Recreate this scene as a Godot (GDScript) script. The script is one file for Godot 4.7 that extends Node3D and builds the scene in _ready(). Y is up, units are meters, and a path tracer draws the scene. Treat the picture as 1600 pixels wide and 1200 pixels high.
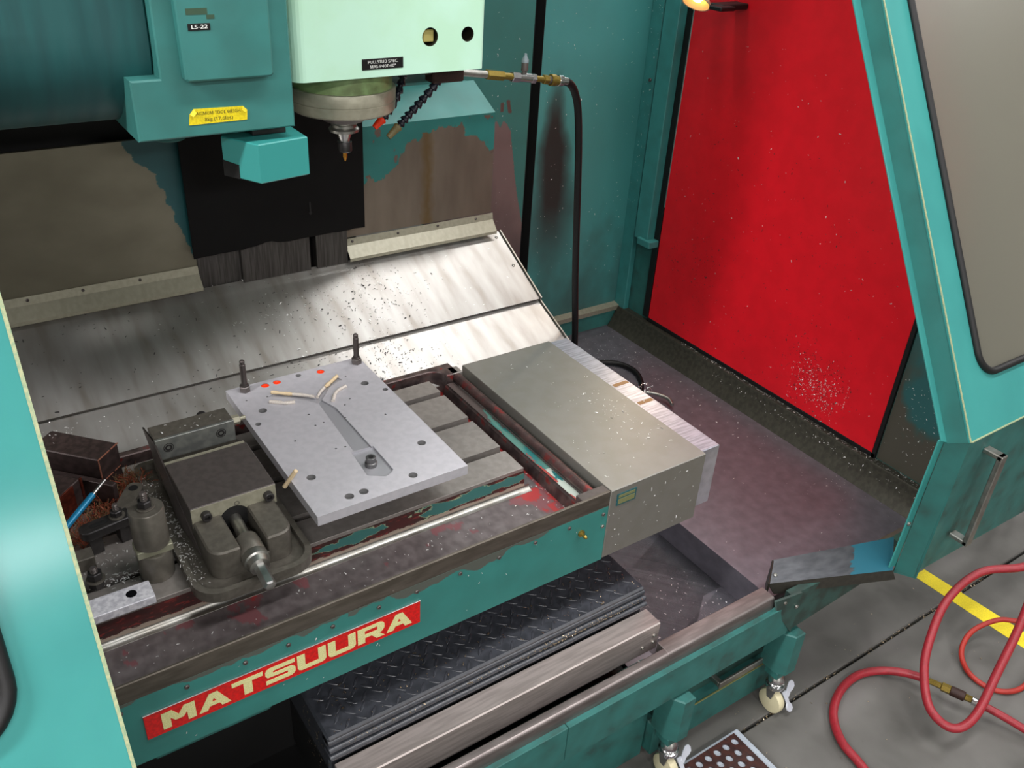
extends Node3D

# A vertical machining centre seen from its open front, in metres. x runs along the table, y up, z towards the operator.

const FOCAL := 1387.0            # focal length in pixels of a 1600 x 1200 frame
const PAINT := Color(0.215, 0.475, 0.455)
var O := Vector3.ZERO            # base of the thing being built; shapes are given in the world and stored relative to it
var taken := {}
var mats := {}
var AX := Transform3D(Basis(Vector3(0, 0, 1), Vector3(0, 1, 0), Vector3(1, 0, 0)), Vector3.ZERO)   # profile (z, y) swept along x
var AY := Transform3D(Basis(Vector3(1, 0, 0), Vector3(0, 0, 1), Vector3(0, 1, 0)), Vector3.ZERO)   # plan (x, z) swept along y
var AZ := Transform3D.IDENTITY                                                                     # outline (x, y) swept along z

# ------------------------------------------------------------------ names, things and parts

func numbered(called: String) -> String:
	taken[called] = taken.get(called, 0) + 1
	return called if taken[called] == 1 else "%s_%03d" % [called, taken[called] - 1]

func tag(o: Node, label: String, category := "", group := "", kind := "") -> Node:
	if label: o.set_meta("label", label)
	if category: o.set_meta("category", category)
	if group: o.set_meta("group", group)
	if kind: o.set_meta("kind", kind)
	return o

func thing(called: String, label: String, category: String, at := Vector3.ZERO, group := "") -> Node3D:
	var o := Node3D.new()
	o.name = numbered(called)
	o.position = at
	add_child(o)
	tag(o, label, category, group)
	O = at
	return o

func part(parent: Node, called: String, s: SurfaceTool, m: Material, label := "", kind := "") -> MeshInstance3D:
	var o := MeshInstance3D.new()
	o.mesh = s.commit()
	o.mesh.surface_set_material(0, m)
	o.name = called if parent != self else numbered(called)
	parent.add_child(o, true)
	tag(o, label, "", "", kind)
	return o

func struct(called: String, s: SurfaceTool, m: Material, label: String) -> MeshInstance3D:
	var o := part(self, called, s, m, label, "structure")
	return o

func reuse(parent: Node, src: MeshInstance3D, at: Vector3, turn := Basis.IDENTITY) -> MeshInstance3D:
	var o := MeshInstance3D.new()
	o.mesh = src.mesh
	o.name = String(src.name).rstrip("0123456789").trim_suffix("_")
	o.transform = Transform3D(turn, at)
	parent.add_child(o, true)
	return o

# ------------------------------------------------------------------ shapes

func S() -> SurfaceTool:
	var s := SurfaceTool.new()
	s.begin(Mesh.PRIMITIVE_TRIANGLES)
	return s

func planar(p: Vector3, n: Vector3) -> Vector2:
	var a := n.abs()
	if a.y >= a.x and a.y >= a.z: return Vector2(p.x, p.z)
	if a.x >= a.z: return Vector2(p.z, -p.y)
	return Vector2(p.x, -p.y)

func face(s: SurfaceTool, p: Array, ns, uv = null) -> void:
	var many: bool = ns is Array
	var n: Vector3 = Vector3.ZERO
	if many:
		for k in ns: n += k
	else: n = ns
	var cr := Vector3.ZERO
	for i in range(1, p.size() - 1):
		cr += (p[i] - p[0]).cross(p[i + 1] - p[0])
	var flip := cr.dot(n) > 0.0
	for i in range(1, p.size() - 1):
		for k in ([0, i + 1, i] if flip else [0, i, i + 1]):
			s.set_normal((ns[k] if many else ns).normalized())
			s.set_uv(uv[k] if uv != null else planar(p[k], n))
			s.add_vertex(p[k] - O)

func box(s: SurfaceTool, lo: Vector3, hi: Vector3, c := 0.0008, xf := Transform3D.IDENTITY) -> void:
	var m := (lo + hi) / 2
	var h := ((hi - lo) / 2).abs()
	c = minf(c, minf(h.x, minf(h.y, h.z)) * 0.6)
	var put := func(v: Vector3) -> Vector3: return xf * (m + v)
	for ax in 3:
		var b := (ax + 1) % 3
		var d := (ax + 2) % 3
		for sg in [-1.0, 1.0]:
			var pts := []
			for q in [[-1, -1], [1, -1], [1, 1], [-1, 1]]:
				var v := Vector3.ZERO
				v[ax] = sg * h[ax]; v[b] = q[0] * (h[b] - c); v[d] = q[1] * (h[d] - c)
				pts.append(put.call(v))
			var n := Vector3.ZERO
			n[ax] = sg
			face(s, pts, xf.basis * n)
			for sb in [-1.0, 1.0]:   # the edge between ax and b
				var e := []
				for q in [[0, -1], [0, 1], [1, 1], [1, -1]]:
					var v := Vector3.ZERO
					v[ax] = sg * (h[ax] - (c if q[0] else 0.0)); v[b] = sb * (h[b] - (0.0 if q[0] else c)); v[d] = q[1] * (h[d] - c)
					e.append(put.call(v))
				var en := Vector3.ZERO
				en[ax] = sg; en[b] = sb
				face(s, e, xf.basis * en)
	for sx in [-1.0, 1.0]:
		for sy in [-1.0, 1.0]:
			for sz in [-1.0, 1.0]:
				var k := Vector3(sx, sy, sz)
				face(s, [put.call(k * (h - Vector3(0, c, c))), put.call(k * (h - Vector3(c, 0, c))), put.call(k * (h - Vector3(c, c, 0)))], xf.basis * k)

func prism(s: SurfaceTool, poly: PackedVector2Array, h0: float, h1: float, xf: Transform3D, c := 0.0, soft := 0.65) -> void:
	var n := poly.size()
	var area := 0.0
	for i in n: area += poly[i].cross(poly[(i + 1) % n])
	var sg := 1.0 if area > 0 else -1.0
	var en := []
	for i in n:
		var e := (poly[(i + 1) % n] - poly[i]).normalized()
		en.append(Vector2(e.y, -e.x) * sg)
	var inset := PackedVector2Array()
	for i in n:
		var a: Vector2 = en[(i + n - 1) % n]
		var b: Vector2 = en[i]
		inset.append(poly[i] - (a + b) * (c / maxf(1.0 + a.dot(b), 0.3)))
	var nv := func(i: int, other: int) -> Vector2:
		var a: Vector2 = en[i]
		var b: Vector2 = en[other]
		return (a + b).normalized() if absf(a.angle_to(b)) < soft else a
	for i in n:
		var j := (i + 1) % n
		var na: Vector2 = nv.call(i, (i + n - 1) % n)
		var nb: Vector2 = nv.call(i, j)
		var A := xf.basis * Vector3(na.x, na.y, 0)
		var B := xf.basis * Vector3(nb.x, nb.y, 0)
		face(s, [xf * Vector3(poly[i].x, poly[i].y, h0 + c), xf * Vector3(poly[j].x, poly[j].y, h0 + c), xf * Vector3(poly[j].x, poly[j].y, h1 - c), xf * Vector3(poly[i].x, poly[i].y, h1 - c)], [A, B, B, A])
		if c > 0:
			for q in [[h1 - c, h1, 1.0], [h0 + c, h0, -1.0]]:
				var up: Vector3 = xf.basis * Vector3(0, 0, q[2])
				face(s, [xf * Vector3(poly[i].x, poly[i].y, q[0]), xf * Vector3(poly[j].x, poly[j].y, q[0]), xf * Vector3(inset[j].x, inset[j].y, q[1]), xf * Vector3(inset[i].x, inset[i].y, q[1])], [A + up, B + up, B + up, A + up])
	var t := Geometry2D.triangulate_polygon(inset)
	for k in range(0, t.size(), 3):
		for q in [[h0, -1.0], [h1, 1.0]]:
			face(s, [xf * Vector3(inset[t[k]].x, inset[t[k]].y, q[0]), xf * Vector3(inset[t[k + 1]].x, inset[t[k + 1]].y, q[0]), xf * Vector3(inset[t[k + 2]].x, inset[t[k + 2]].y, q[0])], xf.basis * Vector3(0, 0, q[1]))

func ring(s: SurfaceTool, outer: PackedVector2Array, inner: PackedVector2Array, h0: float, h1: float, xf: Transform3D) -> void:
	var n := outer.size()
	var mid := Vector2.ZERO
	for p in outer: mid += p / n
	for i in n:
		var j := (i + 1) % n
		for q in [[h0, -1.0], [h1, 1.0]]:
			face(s, [xf * Vector3(outer[i].x, outer[i].y, q[0]), xf * Vector3(outer[j].x, outer[j].y, q[0]), xf * Vector3(inner[j].x, inner[j].y, q[0]), xf * Vector3(inner[i].x, inner[i].y, q[0])], xf.basis * Vector3(0, 0, q[1]))
		for q in [[outer, 1.0], [inner, -1.0]]:
			var a: Vector2 = q[0][i]
			var b: Vector2 = q[0][j]
			var e := (b - a).normalized()
			var m := Vector2(e.y, -e.x)
			if m.dot((a + b) / 2 - mid) < 0: m = -m
			m *= q[1]
			face(s, [xf * Vector3(a.x, a.y, h0), xf * Vector3(b.x, b.y, h0), xf * Vector3(b.x, b.y, h1), xf * Vector3(a.x, a.y, h1)], xf.basis * Vector3(m.x, m.y, 0))

func rrect(x0: float, y0: float, x1: float, y1: float, r, k := 6) -> PackedVector2Array:
	# corners in the order (x1,y0) (x1,y1) (x0,y1) (x0,y0); r is one radius or four
	var rs: Array = r if r is Array else [r, r, r, r]
	var out := PackedVector2Array()
	var cs := [[x1, y0, -1, 1], [x1, y1, -1, -1], [x0, y1, 1, -1], [x0, y0, 1, 1]]
	for q in 4:
		var c: Array = cs[q]
		var rr: float = rs[q]
		if rr <= 0:
			out.append(Vector2(c[0], c[1]))
			continue
		for i in k + 1:
			var a := -PI / 2 + q * PI / 2 + i * PI / 2 / k
			out.append(Vector2(c[0] + c[2] * rr + cos(a) * rr, c[1] + c[3] * rr + sin(a) * rr))
	return out

func lathe(s: SurfaceTool, base: Vector3, axis: Vector3, prof: Array, seg := 24) -> void:
	axis = axis.normalized()
	var u := axis.cross(Vector3.UP if absf(axis.y) < 0.9 else Vector3.RIGHT).normalized()
	var v := axis.cross(u)
	var sn := []
	for i in prof.size() - 1:
		var d: Vector2 = prof[i + 1] - prof[i]
		sn.append(Vector2(d.y, -d.x).normalized() if d.length() > 1e-7 else Vector2(1, 0))
	for i in prof.size() - 1:
		var a: Vector2 = prof[i]
		var b: Vector2 = prof[i + 1]
		var na: Vector2 = sn[i]
		var nb: Vector2 = sn[i]
		if i > 0 and absf(sn[i].angle_to(sn[i - 1])) < 0.7: na = (sn[i] + sn[i - 1]).normalized()
		if i + 1 < sn.size() and absf(sn[i].angle_to(sn[i + 1])) < 0.7: nb = (sn[i] + sn[i + 1]).normalized()
		for k in seg:
			var c0 := u * cos(TAU * k / seg) + v * sin(TAU * k / seg)
			var c1 := u * cos(TAU * (k + 1) / seg) + v * sin(TAU * (k + 1) / seg)
			var pts := [base + axis * a.y + c0 * a.x, base + axis * a.y + c1 * a.x, base + axis * b.y + c1 * b.x, base + axis * b.y + c0 * b.x]
			var ns := [c0 * na.x + axis * na.y, c1 * na.x + axis * na.y, c1 * nb.x + axis * nb.y, c0 * nb.x + axis * nb.y]
			if a.x < 1e-6: face(s, [pts[0], pts[2], pts[3]], [ns[3] + ns[2], ns[2], ns[3]])
			elif b.x < 1e-6: face(s, [pts[0], pts[1], pts[2]], [ns[0], ns[1], ns[0] + ns[1]])
			else: face(s, pts, ns)

func rod(s: SurfaceTool, a: Vector3, b: Vector3, r: float, r2 := -1.0, seg := 16, c := 0.0008) -> void:
	if r2 < 0: r2 = r
	var L := a.distance_to(b)
	c = minf(c, minf(r, L) * 0.3)
	lathe(s, a, b - a, [Vector2(0, 0), Vector2(r - c, 0), Vector2(r, c), Vector2(r2, L - c), Vector2(maxf(r2 - c, 0.0), L), Vector2(0, L)], seg)

func hexrod(s: SurfaceTool, a: Vector3, b: Vector3, r: float, c := 0.0012, n := 6) -> void:
	var ax := (b - a).normalized()
	var u := ax.cross(Vector3.UP if absf(ax.y) < 0.9 else Vector3(0.3, 0, 1)).normalized()
	var poly := PackedVector2Array()
	for i in n: poly.append(Vector2(cos(TAU * i / n), sin(TAU * i / n)) * r)
	prism(s, poly, 0, a.distance_to(b), Transform3D(Basis(u, ax.cross(u), ax), a), c, 0.2)

func curve(pts: Array, k := 8) -> Array:
	var out := []
	for i in pts.size() - 1:
		var p0: Vector3 = pts[maxi(i - 1, 0)]
		var p3: Vector3 = pts[mini(i + 2, pts.size() - 1)]
		for q in k: out.append(pts[i].cubic_interpolate(pts[i + 1], p0, p3, float(q) / k))
	out.append(pts[-1])
	return out

func tube(s: SurfaceTool, pts: Array, r, seg := 12) -> void:
	var n := pts.size()
	var u := Vector3.ZERO
	var rings := []
	for i in n:
		var d: Vector3 = (pts[mini(i + 1, n - 1)] - pts[maxi(i - 1, 0)]).normalized()
		if i == 0: u = d.cross(Vector3.UP if absf(d.y) < 0.9 else Vector3.RIGHT).normalized()
		u = (u - d * u.dot(d)).normalized()
		var v := d.cross(u)
		var rr: float = r[i] if r is Array else r
		var row := []
		for k in seg + 1:
			var c := u * cos(TAU * k / seg) + v * sin(TAU * k / seg)
			row.append([pts[i] + c * rr, c])
		rings.append(row)
	for i in n - 1:
		for k in seg:
			var q := [rings[i][k], rings[i][k + 1], rings[i + 1][k + 1], rings[i + 1][k]]
			face(s, [q[0][0], q[1][0], q[2][0], q[3][0]], [q[0][1], q[1][1], q[2][1], q[3][1]])
	for e in [[0, 1], [n - 1, n - 2]]:
		var cap := []
		for k in seg: cap.append(rings[e[0]][k][0])
		face(s, cap, pts[e[0]] - pts[e[1]])

func slab(s: SurfaceTool, a: Vector3, b: Vector3, c: Vector3, d: Vector3, t: float, own_uv := false) -> void:
	# a sheet whose outer face is a (top left) b (top right) c d as seen from outside; it is t thick behind that face
	var n := (d - a).cross(b - a).normalized()
	var k := n * -t
	face(s, [a, b, c, d], n, [Vector2(0, 0), Vector2(1, 0), Vector2(1, 1), Vector2(0, 1)] if own_uv else null)
	var o := Vector2(0.02, 0.02)
	var ou = [o, o, o, o] if own_uv else null
	face(s, [a + k, b + k, c + k, d + k], -n, ou)
	var mid := (a + b + c + d) / 4
	for e in [[a, b], [b, c], [c, d], [d, a]]:
		var m: Vector3 = (e[0] + e[1]) / 2 - mid
		face(s, [e[0], e[1], e[1] + k, e[0] + k], m - n * m.dot(n), ou)

func P2(a: Array) -> PackedVector2Array:
	var out := PackedVector2Array()
	for i in range(0, a.size(), 2): out.append(Vector2(a[i], a[i + 1]))
	return out

# ------------------------------------------------------------------ materials

func noise(freq: float, stops: Array, sd := 1, oct := 4, bump := false, size := 512) -> NoiseTexture2D:
	var f := FastNoiseLite.new()
	f.seed = sd
	f.noise_type = FastNoiseLite.TYPE_SIMPLEX_SMOOTH
	f.frequency = freq
	f.fractal_octaves = oct
	var t := NoiseTexture2D.new()
	t.width = size; t.height = size
	t.seamless = true
	t.noise = f
	t.as_normal_map = bump
	if bump: t.bump_strength = 4.0
	if not bump:
		var g := Gradient.new()
		var off := PackedFloat32Array()
		var col := PackedColorArray()
		for q in stops: off.append(q[0]); col.append(q[1])
		g.offsets = off; g.colors = col
		t.color_ramp = g
	return t

# c: colour; o: c2 second colour, stops, f frequency, sc triplanar scale, r2 second roughness, cc clearcoat, sd seed
func M(key: String, c := Color.WHITE, rough := 0.5, metal := 0.0, o := {}) -> StandardMaterial3D:
	if mats.has(key): return mats[key]
	var m := StandardMaterial3D.new()
	m.resource_name = key
	m.metallic = metal
	m.roughness = rough
	m.metallic_specular = o.get("spec", 0.5)
	m.albedo_color = c
	if o.has("c2") or o.has("stops"):
		m.albedo_color = Color.WHITE
		m.albedo_texture = noise(o.get("f", 0.01), o.stops if o.has("stops") else [[0.25, o.c2], [0.7, c]], o.get("sd", 1), o.get("oct", 4))
	if o.has("r2"):
		m.roughness = 1.0
		m.roughness_texture = noise(o.get("rf", 0.012), [[0.25, Color(rough, rough, rough)], [0.75, Color(o.r2, o.r2, o.r2)]], o.get("sd", 1) + 50, 3)
	if o.has("sc") or m.albedo_texture or m.roughness_texture:
		m.uv1_triplanar = true
		var sc = o.get("sc", 2.0)
		m.uv1_scale = sc if sc is Vector3 else Vector3(sc, sc, sc)
	if o.has("cc"):
		m.clearcoat_enabled = true
		m.clearcoat = o.cc
		m.clearcoat_roughness = 0.15
	mats[key] = m
	return m

# a picture computed from fn(u, v) -> Color, whose alpha says how much bare metal shows
func painted(key: String, w: int, h: int, fn: Callable, rough := 0.42) -> StandardMaterial3D:
	var im := Image.create(w, h, false, Image.FORMAT_RGBA8)
	for y in h:
		for x in w:
			im.set_pixel(x, y, fn.call((x + 0.5) / w, (y + 0.5) / h))
	var t := ImageTexture.create_from_image(im)
	var m := StandardMaterial3D.new()
	m.resource_name = key
	m.albedo_texture = t
	m.metallic_texture = t
	m.metallic_texture_channel = BaseMaterial3D.TEXTURE_CHANNEL_ALPHA
	m.metallic = 1.0
	m.roughness = rough
	mats[key] = m
	return m

func fnl(sd: int, freq: float, oct := 4) -> FastNoiseLite:
	var f := FastNoiseLite.new()
	f.seed = sd
	f.frequency = freq
	f.fractal_octaves = oct
	f.noise_type = FastNoiseLite.TYPE_SIMPLEX_SMOOTH
	return f

func along(pts: Array, u: float) -> float:      # height of a polyline [u, v, u, v ...] at u
	for i in range(0, pts.size() - 2, 2):
		if u <= pts[i + 2]:
			return lerpf(pts[i + 1], pts[i + 3], clampf((u - pts[i]) / maxf(pts[i + 2] - pts[i], 1e-5), 0, 1))
	return pts[-1]

func lettering(parent: Node, called: String, txt: String, h: float, at: Vector3, m: Material, wide := 1.0, turn := Basis.IDENTITY, bold := 700, depth := 0.0008) -> MeshInstance3D:
	var t := TextMesh.new()
	var f := SystemFont.new()
	f.font_names = PackedStringArray(["Droid Sans"])
	f.font_weight = bold
	t.font = f
	t.text = txt
	t.font_size = 64
	t.pixel_size = h / 46.0
	t.depth = depth
	t.curve_step = 1.0
	t.material = m
	var o := MeshInstance3D.new()
	o.name = called
	o.mesh = t
	o.transform = Transform3D(turn * Basis.from_scale(Vector3(wide, 1, 1)), at - O)
	parent.add_child(o, true)
	return o

func socket_screw(parent: Node, p: Vector3, n: Vector3, r: float, h: float, m: Material) -> MeshInstance3D:
	n = n.normalized()
	var s := S()
	lathe(s, p, n, [Vector2(r, 0), Vector2(r, h - 0.0012), Vector2(r - 0.0012, h), Vector2(r * 0.56, h), Vector2(r * 0.5, h * 0.45), Vector2(0, h * 0.4)], 14)
	return part(parent, "screw", s, m)

# the fixture plate: bores (x, z, radius, depth), plugs, channels (outline, depth) and filler strips
var fix_holes :=  [[0.471, -1.499, 0.0085, 0.01], [0.696, -1.498, 0.0085, 0.01], [0.694, -1.244, 0.0085, 0.01], [0.467, -1.246, 0.0085, 0.01], [0.503, -1.162, 0.0085, 0.01], [0.531, -1.162, 0.0085, 0.01], [0.63, -1.161, 0.0085, 0.01], [0.446, -1.457, 0.006, 0.008], [0.586, -1.595, 0.006, 0.008], [0.723, -1.455, 0.006, 0.008], [0.456, -1.551, 0.0022, 0.006], [0.498, -1.545, 0.0022, 0.006], [0.486, -1.368, 0.0022, 0.006], [0.679, -1.368, 0.0022, 0.006], [0.543, -1.307, 0.0022, 0.006], [0.541, -1.399, 0.0022, 0.006], [0.545, -1.442, 0.0022, 0.006], [0.623, -1.44, 0.0022, 0.006], [0.642, -1.457, 0.0022, 0.006], [0.657, -1.535, 0.0022, 0.006], [0.673, -1.544, 0.0022, 0.006], [0.559, -1.401, 0.0022, 0.006], [0.604, -1.397, 0.0022, 0.006], [0.561, -1.304, 0.0022, 0.006]]
var fix_caps :=  [[0.51, -1.589], [0.536, -1.59], [0.634, -1.588]]
var fix_channels :=  [[[[0.579, -1.475], [0.589, -1.482], [0.603, -1.439], [0.604, -1.28], [0.568, -1.283]], 0.0035], [[[0.563, -1.281], [0.608, -1.28], [0.607, -1.195], [0.599, -1.187], [0.585, -1.182], [0.557, -1.202]], 0.0045], [[[0.579, -1.475], [0.578, -1.486], [0.61, -1.519], [0.655, -1.549], [0.66, -1.537], [0.625, -1.519], [0.603, -1.494], [0.588, -1.477]], 0.003], [[[0.588, -1.484], [0.58, -1.491], [0.552, -1.533], [0.512, -1.551], [0.499, -1.543], [0.533, -1.522], [0.563, -1.491], [0.577, -1.471]], 0.003]]
var fix_beads :=  [[[[0.51, -1.554], [0.527, -1.54], [0.545, -1.526]], 0.003, 1], [[[0.545, -1.526], [0.564, -1.511], [0.58, -1.495]], 0.0028, 0], [[[0.494, -1.521], [0.509, -1.509], [0.521, -1.5], [0.538, -1.495]], 0.003, 0], [[[0.655, -1.549], [0.633, -1.533], [0.615, -1.52]], 0.0032, 1], [[[0.613, -1.519], [0.599, -1.507], [0.585, -1.491]], 0.0026, 0], [[[0.654, -1.503], [0.634, -1.495], [0.621, -1.484], [0.607, -1.462]], 0.003, 0]]

# ------------------------------------------------------------------ the scene

func _ready() -> void:
	camera_and_light()
	make_materials()
	hall()
	machine_base()
	enclosure()
	column_covers()
	chip_guards()
	way_cover()
	table()
	fixture()
	vise()
	clamps()
	spindle_head()
	tool_changer()
	air_line()
	doors()
	tank()
	floor_things()
	chips()

func camera_and_light() -> void:
	var cam := Camera3D.new()
	cam.name = "camera"
	cam.fov = rad_to_deg(2.0 * atan(600.0 / FOCAL))
	cam.near = 0.02
	cam.far = 60.0
	cam.basis = Basis(Vector3.UP, deg_to_rad(-35.918)) * Basis(Vector3.RIGHT, deg_to_rad(-30.957)) * Basis(Vector3.BACK, deg_to_rad(3.762))
	cam.position = Vector3(0, 1.93, 0)
	add_child(cam)
	cam.current = true
	var e := Environment.new()
	e.background_mode = Environment.BG_COLOR
	e.background_color = Color(0.1, 0.1, 0.1)
	e.tonemap_mode = Environment.TONE_MAPPER_LINEAR
	e.tonemap_exposure = 2.1
	e.sdfgi_enabled = true
	e.ssao_enabled = true
	e.ssil_enabled = true
	var we := WorldEnvironment.new()
	we.name = "world_environment"
	we.environment = e
	add_child(we)
	# fluorescent fittings under the hall ceiling: centre, length along x, width along z, energy
	for f in [[Vector3(2.0, 3.7, -2.3), 2.4, 0.3, 1.8], [Vector3(0.0, 3.7, 4.9), 0.9, 0.7, 10.0], [Vector3(1.7, 3.7, -0.4), 2.4, 0.3, 3.0], [Vector3(3.2, 3.7, 2.2), 2.4, 0.3, 3.0], [Vector3(-3.0, 3.7, -0.6), 2.4, 0.3, 12.0], [Vector3(5.4, 3.7, -0.4), 2.4, 0.3, 3.0], [Vector3(-2.0, 3.7, 2.4), 2.4, 0.3, 8.0], [Vector3(5.6, 3.7, -4.5), 2.4, 0.3, 3.0]]:  # unseen; the one over the door opening is added to brighten rear walls
		fitting(f[0], f[1], f[2], f[3])

func fitting(at: Vector3, lx: float, lz: float, energy: float) -> void:
	var t := thing("ceiling_light", "long white fluorescent ceiling light above the machine hall, unseen", "light", at, "hall lights")
	var s := S()
	box(s, at + Vector3(-lx / 2 - 0.03, 0.0, -lz / 2 - 0.03), at + Vector3(lx / 2 + 0.03, 0.09, lz / 2 + 0.03), 0.004)
	part(t, "housing", s, M("fitting", Color(0.85, 0.85, 0.84), 0.5))
	s = S()
	box(s, at + Vector3(-lx / 2, -0.012, -lz / 2), at + Vector3(lx / 2, 0.001, lz / 2), 0.002)
	var m := M("diffuser", Color(0.9, 0.9, 0.9), 0.5)
	m.emission_enabled = true
	m.emission = Color(0.97, 0.99, 1.0)
	m.emission_energy_multiplier = 2.0
	part(t, "diffuser", s, m)
	var l := AreaLight3D.new()
	l.name = "tube_light"
	l.area_size = Vector2(lx, lz)
	l.light_energy = energy
	l.light_color = Color(1.0, 0.985, 0.985)
	l.shadow_enabled = true
	l.set("area_range", 20.0)
	l.basis = Basis(Vector3.RIGHT, -PI / 2)
	l.position = Vector3(0, -0.03, 0)
	t.add_child(l)
	O = Vector3.ZERO

func make_materials() -> void:
	M("teal", PAINT, 0.42, 0.0, {c2 = Color(0.20, 0.435, 0.415), f = 0.008, sc = 1.6, r2 = 0.52, sd = 3})
	M("teal_dirty", Color(0.17, 0.40, 0.38), 0.5, 0.0, {stops = [[0.02, Color(0.17, 0.28, 0.26)], [0.32, Color(0.165, 0.365, 0.345)], [0.8, Color(0.175, 0.41, 0.39)]], f = 0.012, sc = 1.7, r2 = 0.6, sd = 8})
	M("teal_worn_edge", Color(0.66, 0.66, 0.50), 0.5, 0.0, {c2 = Color(0.48, 0.58, 0.46), f = 0.05, sc = 6.0})
	M("cream", Color(0.74, 0.90, 0.81), 0.38, 0.0, {c2 = Color(0.72, 0.88, 0.77), f = 0.006, sc = 2.0, sd = 5})
	M("cream_oily", Color(0.50, 0.60, 0.40), 0.4, 0.0, {c2 = Color(0.40, 0.46, 0.30), f = 0.01, sc = 5.0})
	M("red", Color(0.86, 0.055, 0.125), 0.42, 0.0, {c2 = Color(0.83, 0.05, 0.115), f = 0.01, sc = 2.2, sd = 9})
	M("steel", Color(0.68, 0.68, 0.66), 0.36, 1.0, {c2 = Color(0.60, 0.59, 0.56), f = 0.012, sc = 3.5, r2 = 0.44, sd = 2})
	M("steel_bright", Color(0.84, 0.84, 0.84), 0.28, 1.0, {c2 = Color(0.74, 0.74, 0.73), f = 0.02, sc = 3.0, r2 = 0.36, sd = 4})
	M("steel_brushed", Color(0.76, 0.76, 0.80), 0.36, 0.75, {c2 = Color(0.64, 0.64, 0.68), f = 0.02, sc = Vector3(1.2, 1.2, 14.0), sd = 6})
	M("steel_front", Color(0.80, 0.76, 0.74), 0.40, 0.75, {c2 = Color(0.72, 0.68, 0.66), f = 0.02, sc = Vector3(0.7, 9.0, 9.0), sd = 6})
	M("steel_sheet", Color(0.64, 0.63, 0.59), 0.4, 0.95, {stops = [[0.15, Color(0.50, 0.48, 0.43)], [0.45, Color(0.59, 0.58, 0.54)], [0.8, Color(0.66, 0.65, 0.62)]], f = 0.012, sc = 1.8, r2 = 0.48, sd = 11})
	M("steel_guard", Color(0.66, 0.655, 0.64), 0.36, 0.72, {stops = [[0.1, Color(0.53, 0.51, 0.48)], [0.45, Color(0.61, 0.60, 0.58)], [0.85, Color(0.66, 0.655, 0.64)]], f = 0.012, sc = Vector3(2.6, 0.8, 0.8), sd = 13})
	M("steel_dark", Color(0.37, 0.345, 0.335), 0.33, 0.45, {c2 = Color(0.335, 0.315, 0.305), f = 0.02, sc = 5.0, sd = 14})
	M("iron_oily", Color(0.40, 0.385, 0.355), 0.36, 0.4, {c2 = Color(0.36, 0.345, 0.315), f = 0.02, sc = 6.0, sd = 15})
	M("iron_olive", Color(0.60, 0.59, 0.52), 0.40, 0.3, {c2 = Color(0.56, 0.55, 0.48), f = 0.02, sc = 6.0, sd = 16})
	M("oxide", Color(0.21, 0.20, 0.20), 0.38, 0.4, {c2 = Color(0.17, 0.165, 0.165), f = 0.02, sc = 6.0})
	M("aluminium", Color(0.73, 0.725, 0.745), 0.45, 0.3, {c2 = Color(0.705, 0.70, 0.72), f = 0.015, sc = 6.0, sd = 17})
	M("table_steel", Color(0.60, 0.58, 0.56), 0.42, 0.6, {c2 = Color(0.56, 0.54, 0.52), f = 0.02, sc = 4.0, sd = 18})
	M("end_cover_steel", Color(0.57, 0.565, 0.54), 0.42, 0.72, {c2 = Color(0.555, 0.55, 0.52), f = 0.015, sc = 2.0, sd = 19})
	M("rail_steel", Color(0.55, 0.52, 0.51), 0.40, 0.85, {c2 = Color(0.48, 0.45, 0.44), f = 0.02, sc = Vector3(1.0, 6.0, 6.0), sd = 22})
	M("lip_steel", Color(0.42, 0.395, 0.36), 0.42, 0.7, {c2 = Color(0.36, 0.335, 0.30), f = 0.02, sc = Vector3(1.2, 6.0, 6.0), sd = 23})
	M("slide_steel", Color(0.36, 0.35, 0.34), 0.40, 0.8, {c2 = Color(0.28, 0.27, 0.26), f = 0.02, sc = Vector3(14.0, 0.7, 14.0), sd = 24})
	M("castor_white", Color(0.78, 0.75, 0.62), 0.45)
	M("teal_wall", Color(0.22, 0.50, 0.49), 0.45, 0.0, {c2 = Color(0.21, 0.46, 0.45), f = 0.012, sc = 1.7, sd = 25})
	M("teal_shaded", Color(0.17, 0.30, 0.275), 0.5, 0.0, {c2 = Color(0.15, 0.22, 0.20), f = 0.012, sc = 2.5, sd = 26})  # darker teal, the shade under sill and rail put into the colour
	M("dark_olive", Color(0.20, 0.19, 0.165), 0.5, 0.3, {c2 = Color(0.15, 0.145, 0.125), f = 0.02, sc = 5.0})  # dark olive for the lower faces of the sill
	M("chip_silver", Color(0.85, 0.85, 0.84), 0.35, 0.35)
	M("tray_steel", Color(0.50, 0.49, 0.52), 0.45, 0.7, {stops = [[0.1, Color(0.45, 0.44, 0.47)], [0.5, Color(0.48, 0.47, 0.50)], [0.9, Color(0.51, 0.50, 0.53)]], f = 0.02, sc = 2.0, sd = 20})
	M("rubber", Color(0.025, 0.025, 0.028), 0.55)
	M("black", Color(0.012, 0.012, 0.012), 0.7)
	M("curtain", Color(0.012, 0.011, 0.011), 0.6, 0.0, {c2 = Color(0.018, 0.016, 0.015), f = 0.01, sc = 3.0, spec = 0.3})
	M("tread", Color(0.23, 0.24, 0.265), 0.36, 0.0, {c2 = Color(0.18, 0.19, 0.21), f = 0.02, sc = 4.0, spec = 0.6})
	M("copper", Color(0.54, 0.35, 0.28), 0.5, 0.3)
	M("brass", Color(0.66, 0.58, 0.27), 0.32, 0.8, {c2 = Color(0.42, 0.35, 0.18), f = 0.05, sc = 20.0})
	M("chrome", Color(0.82, 0.82, 0.82), 0.18, 1.0)
	M("orange", Color(0.95, 0.22, 0.04), 0.45)
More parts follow.
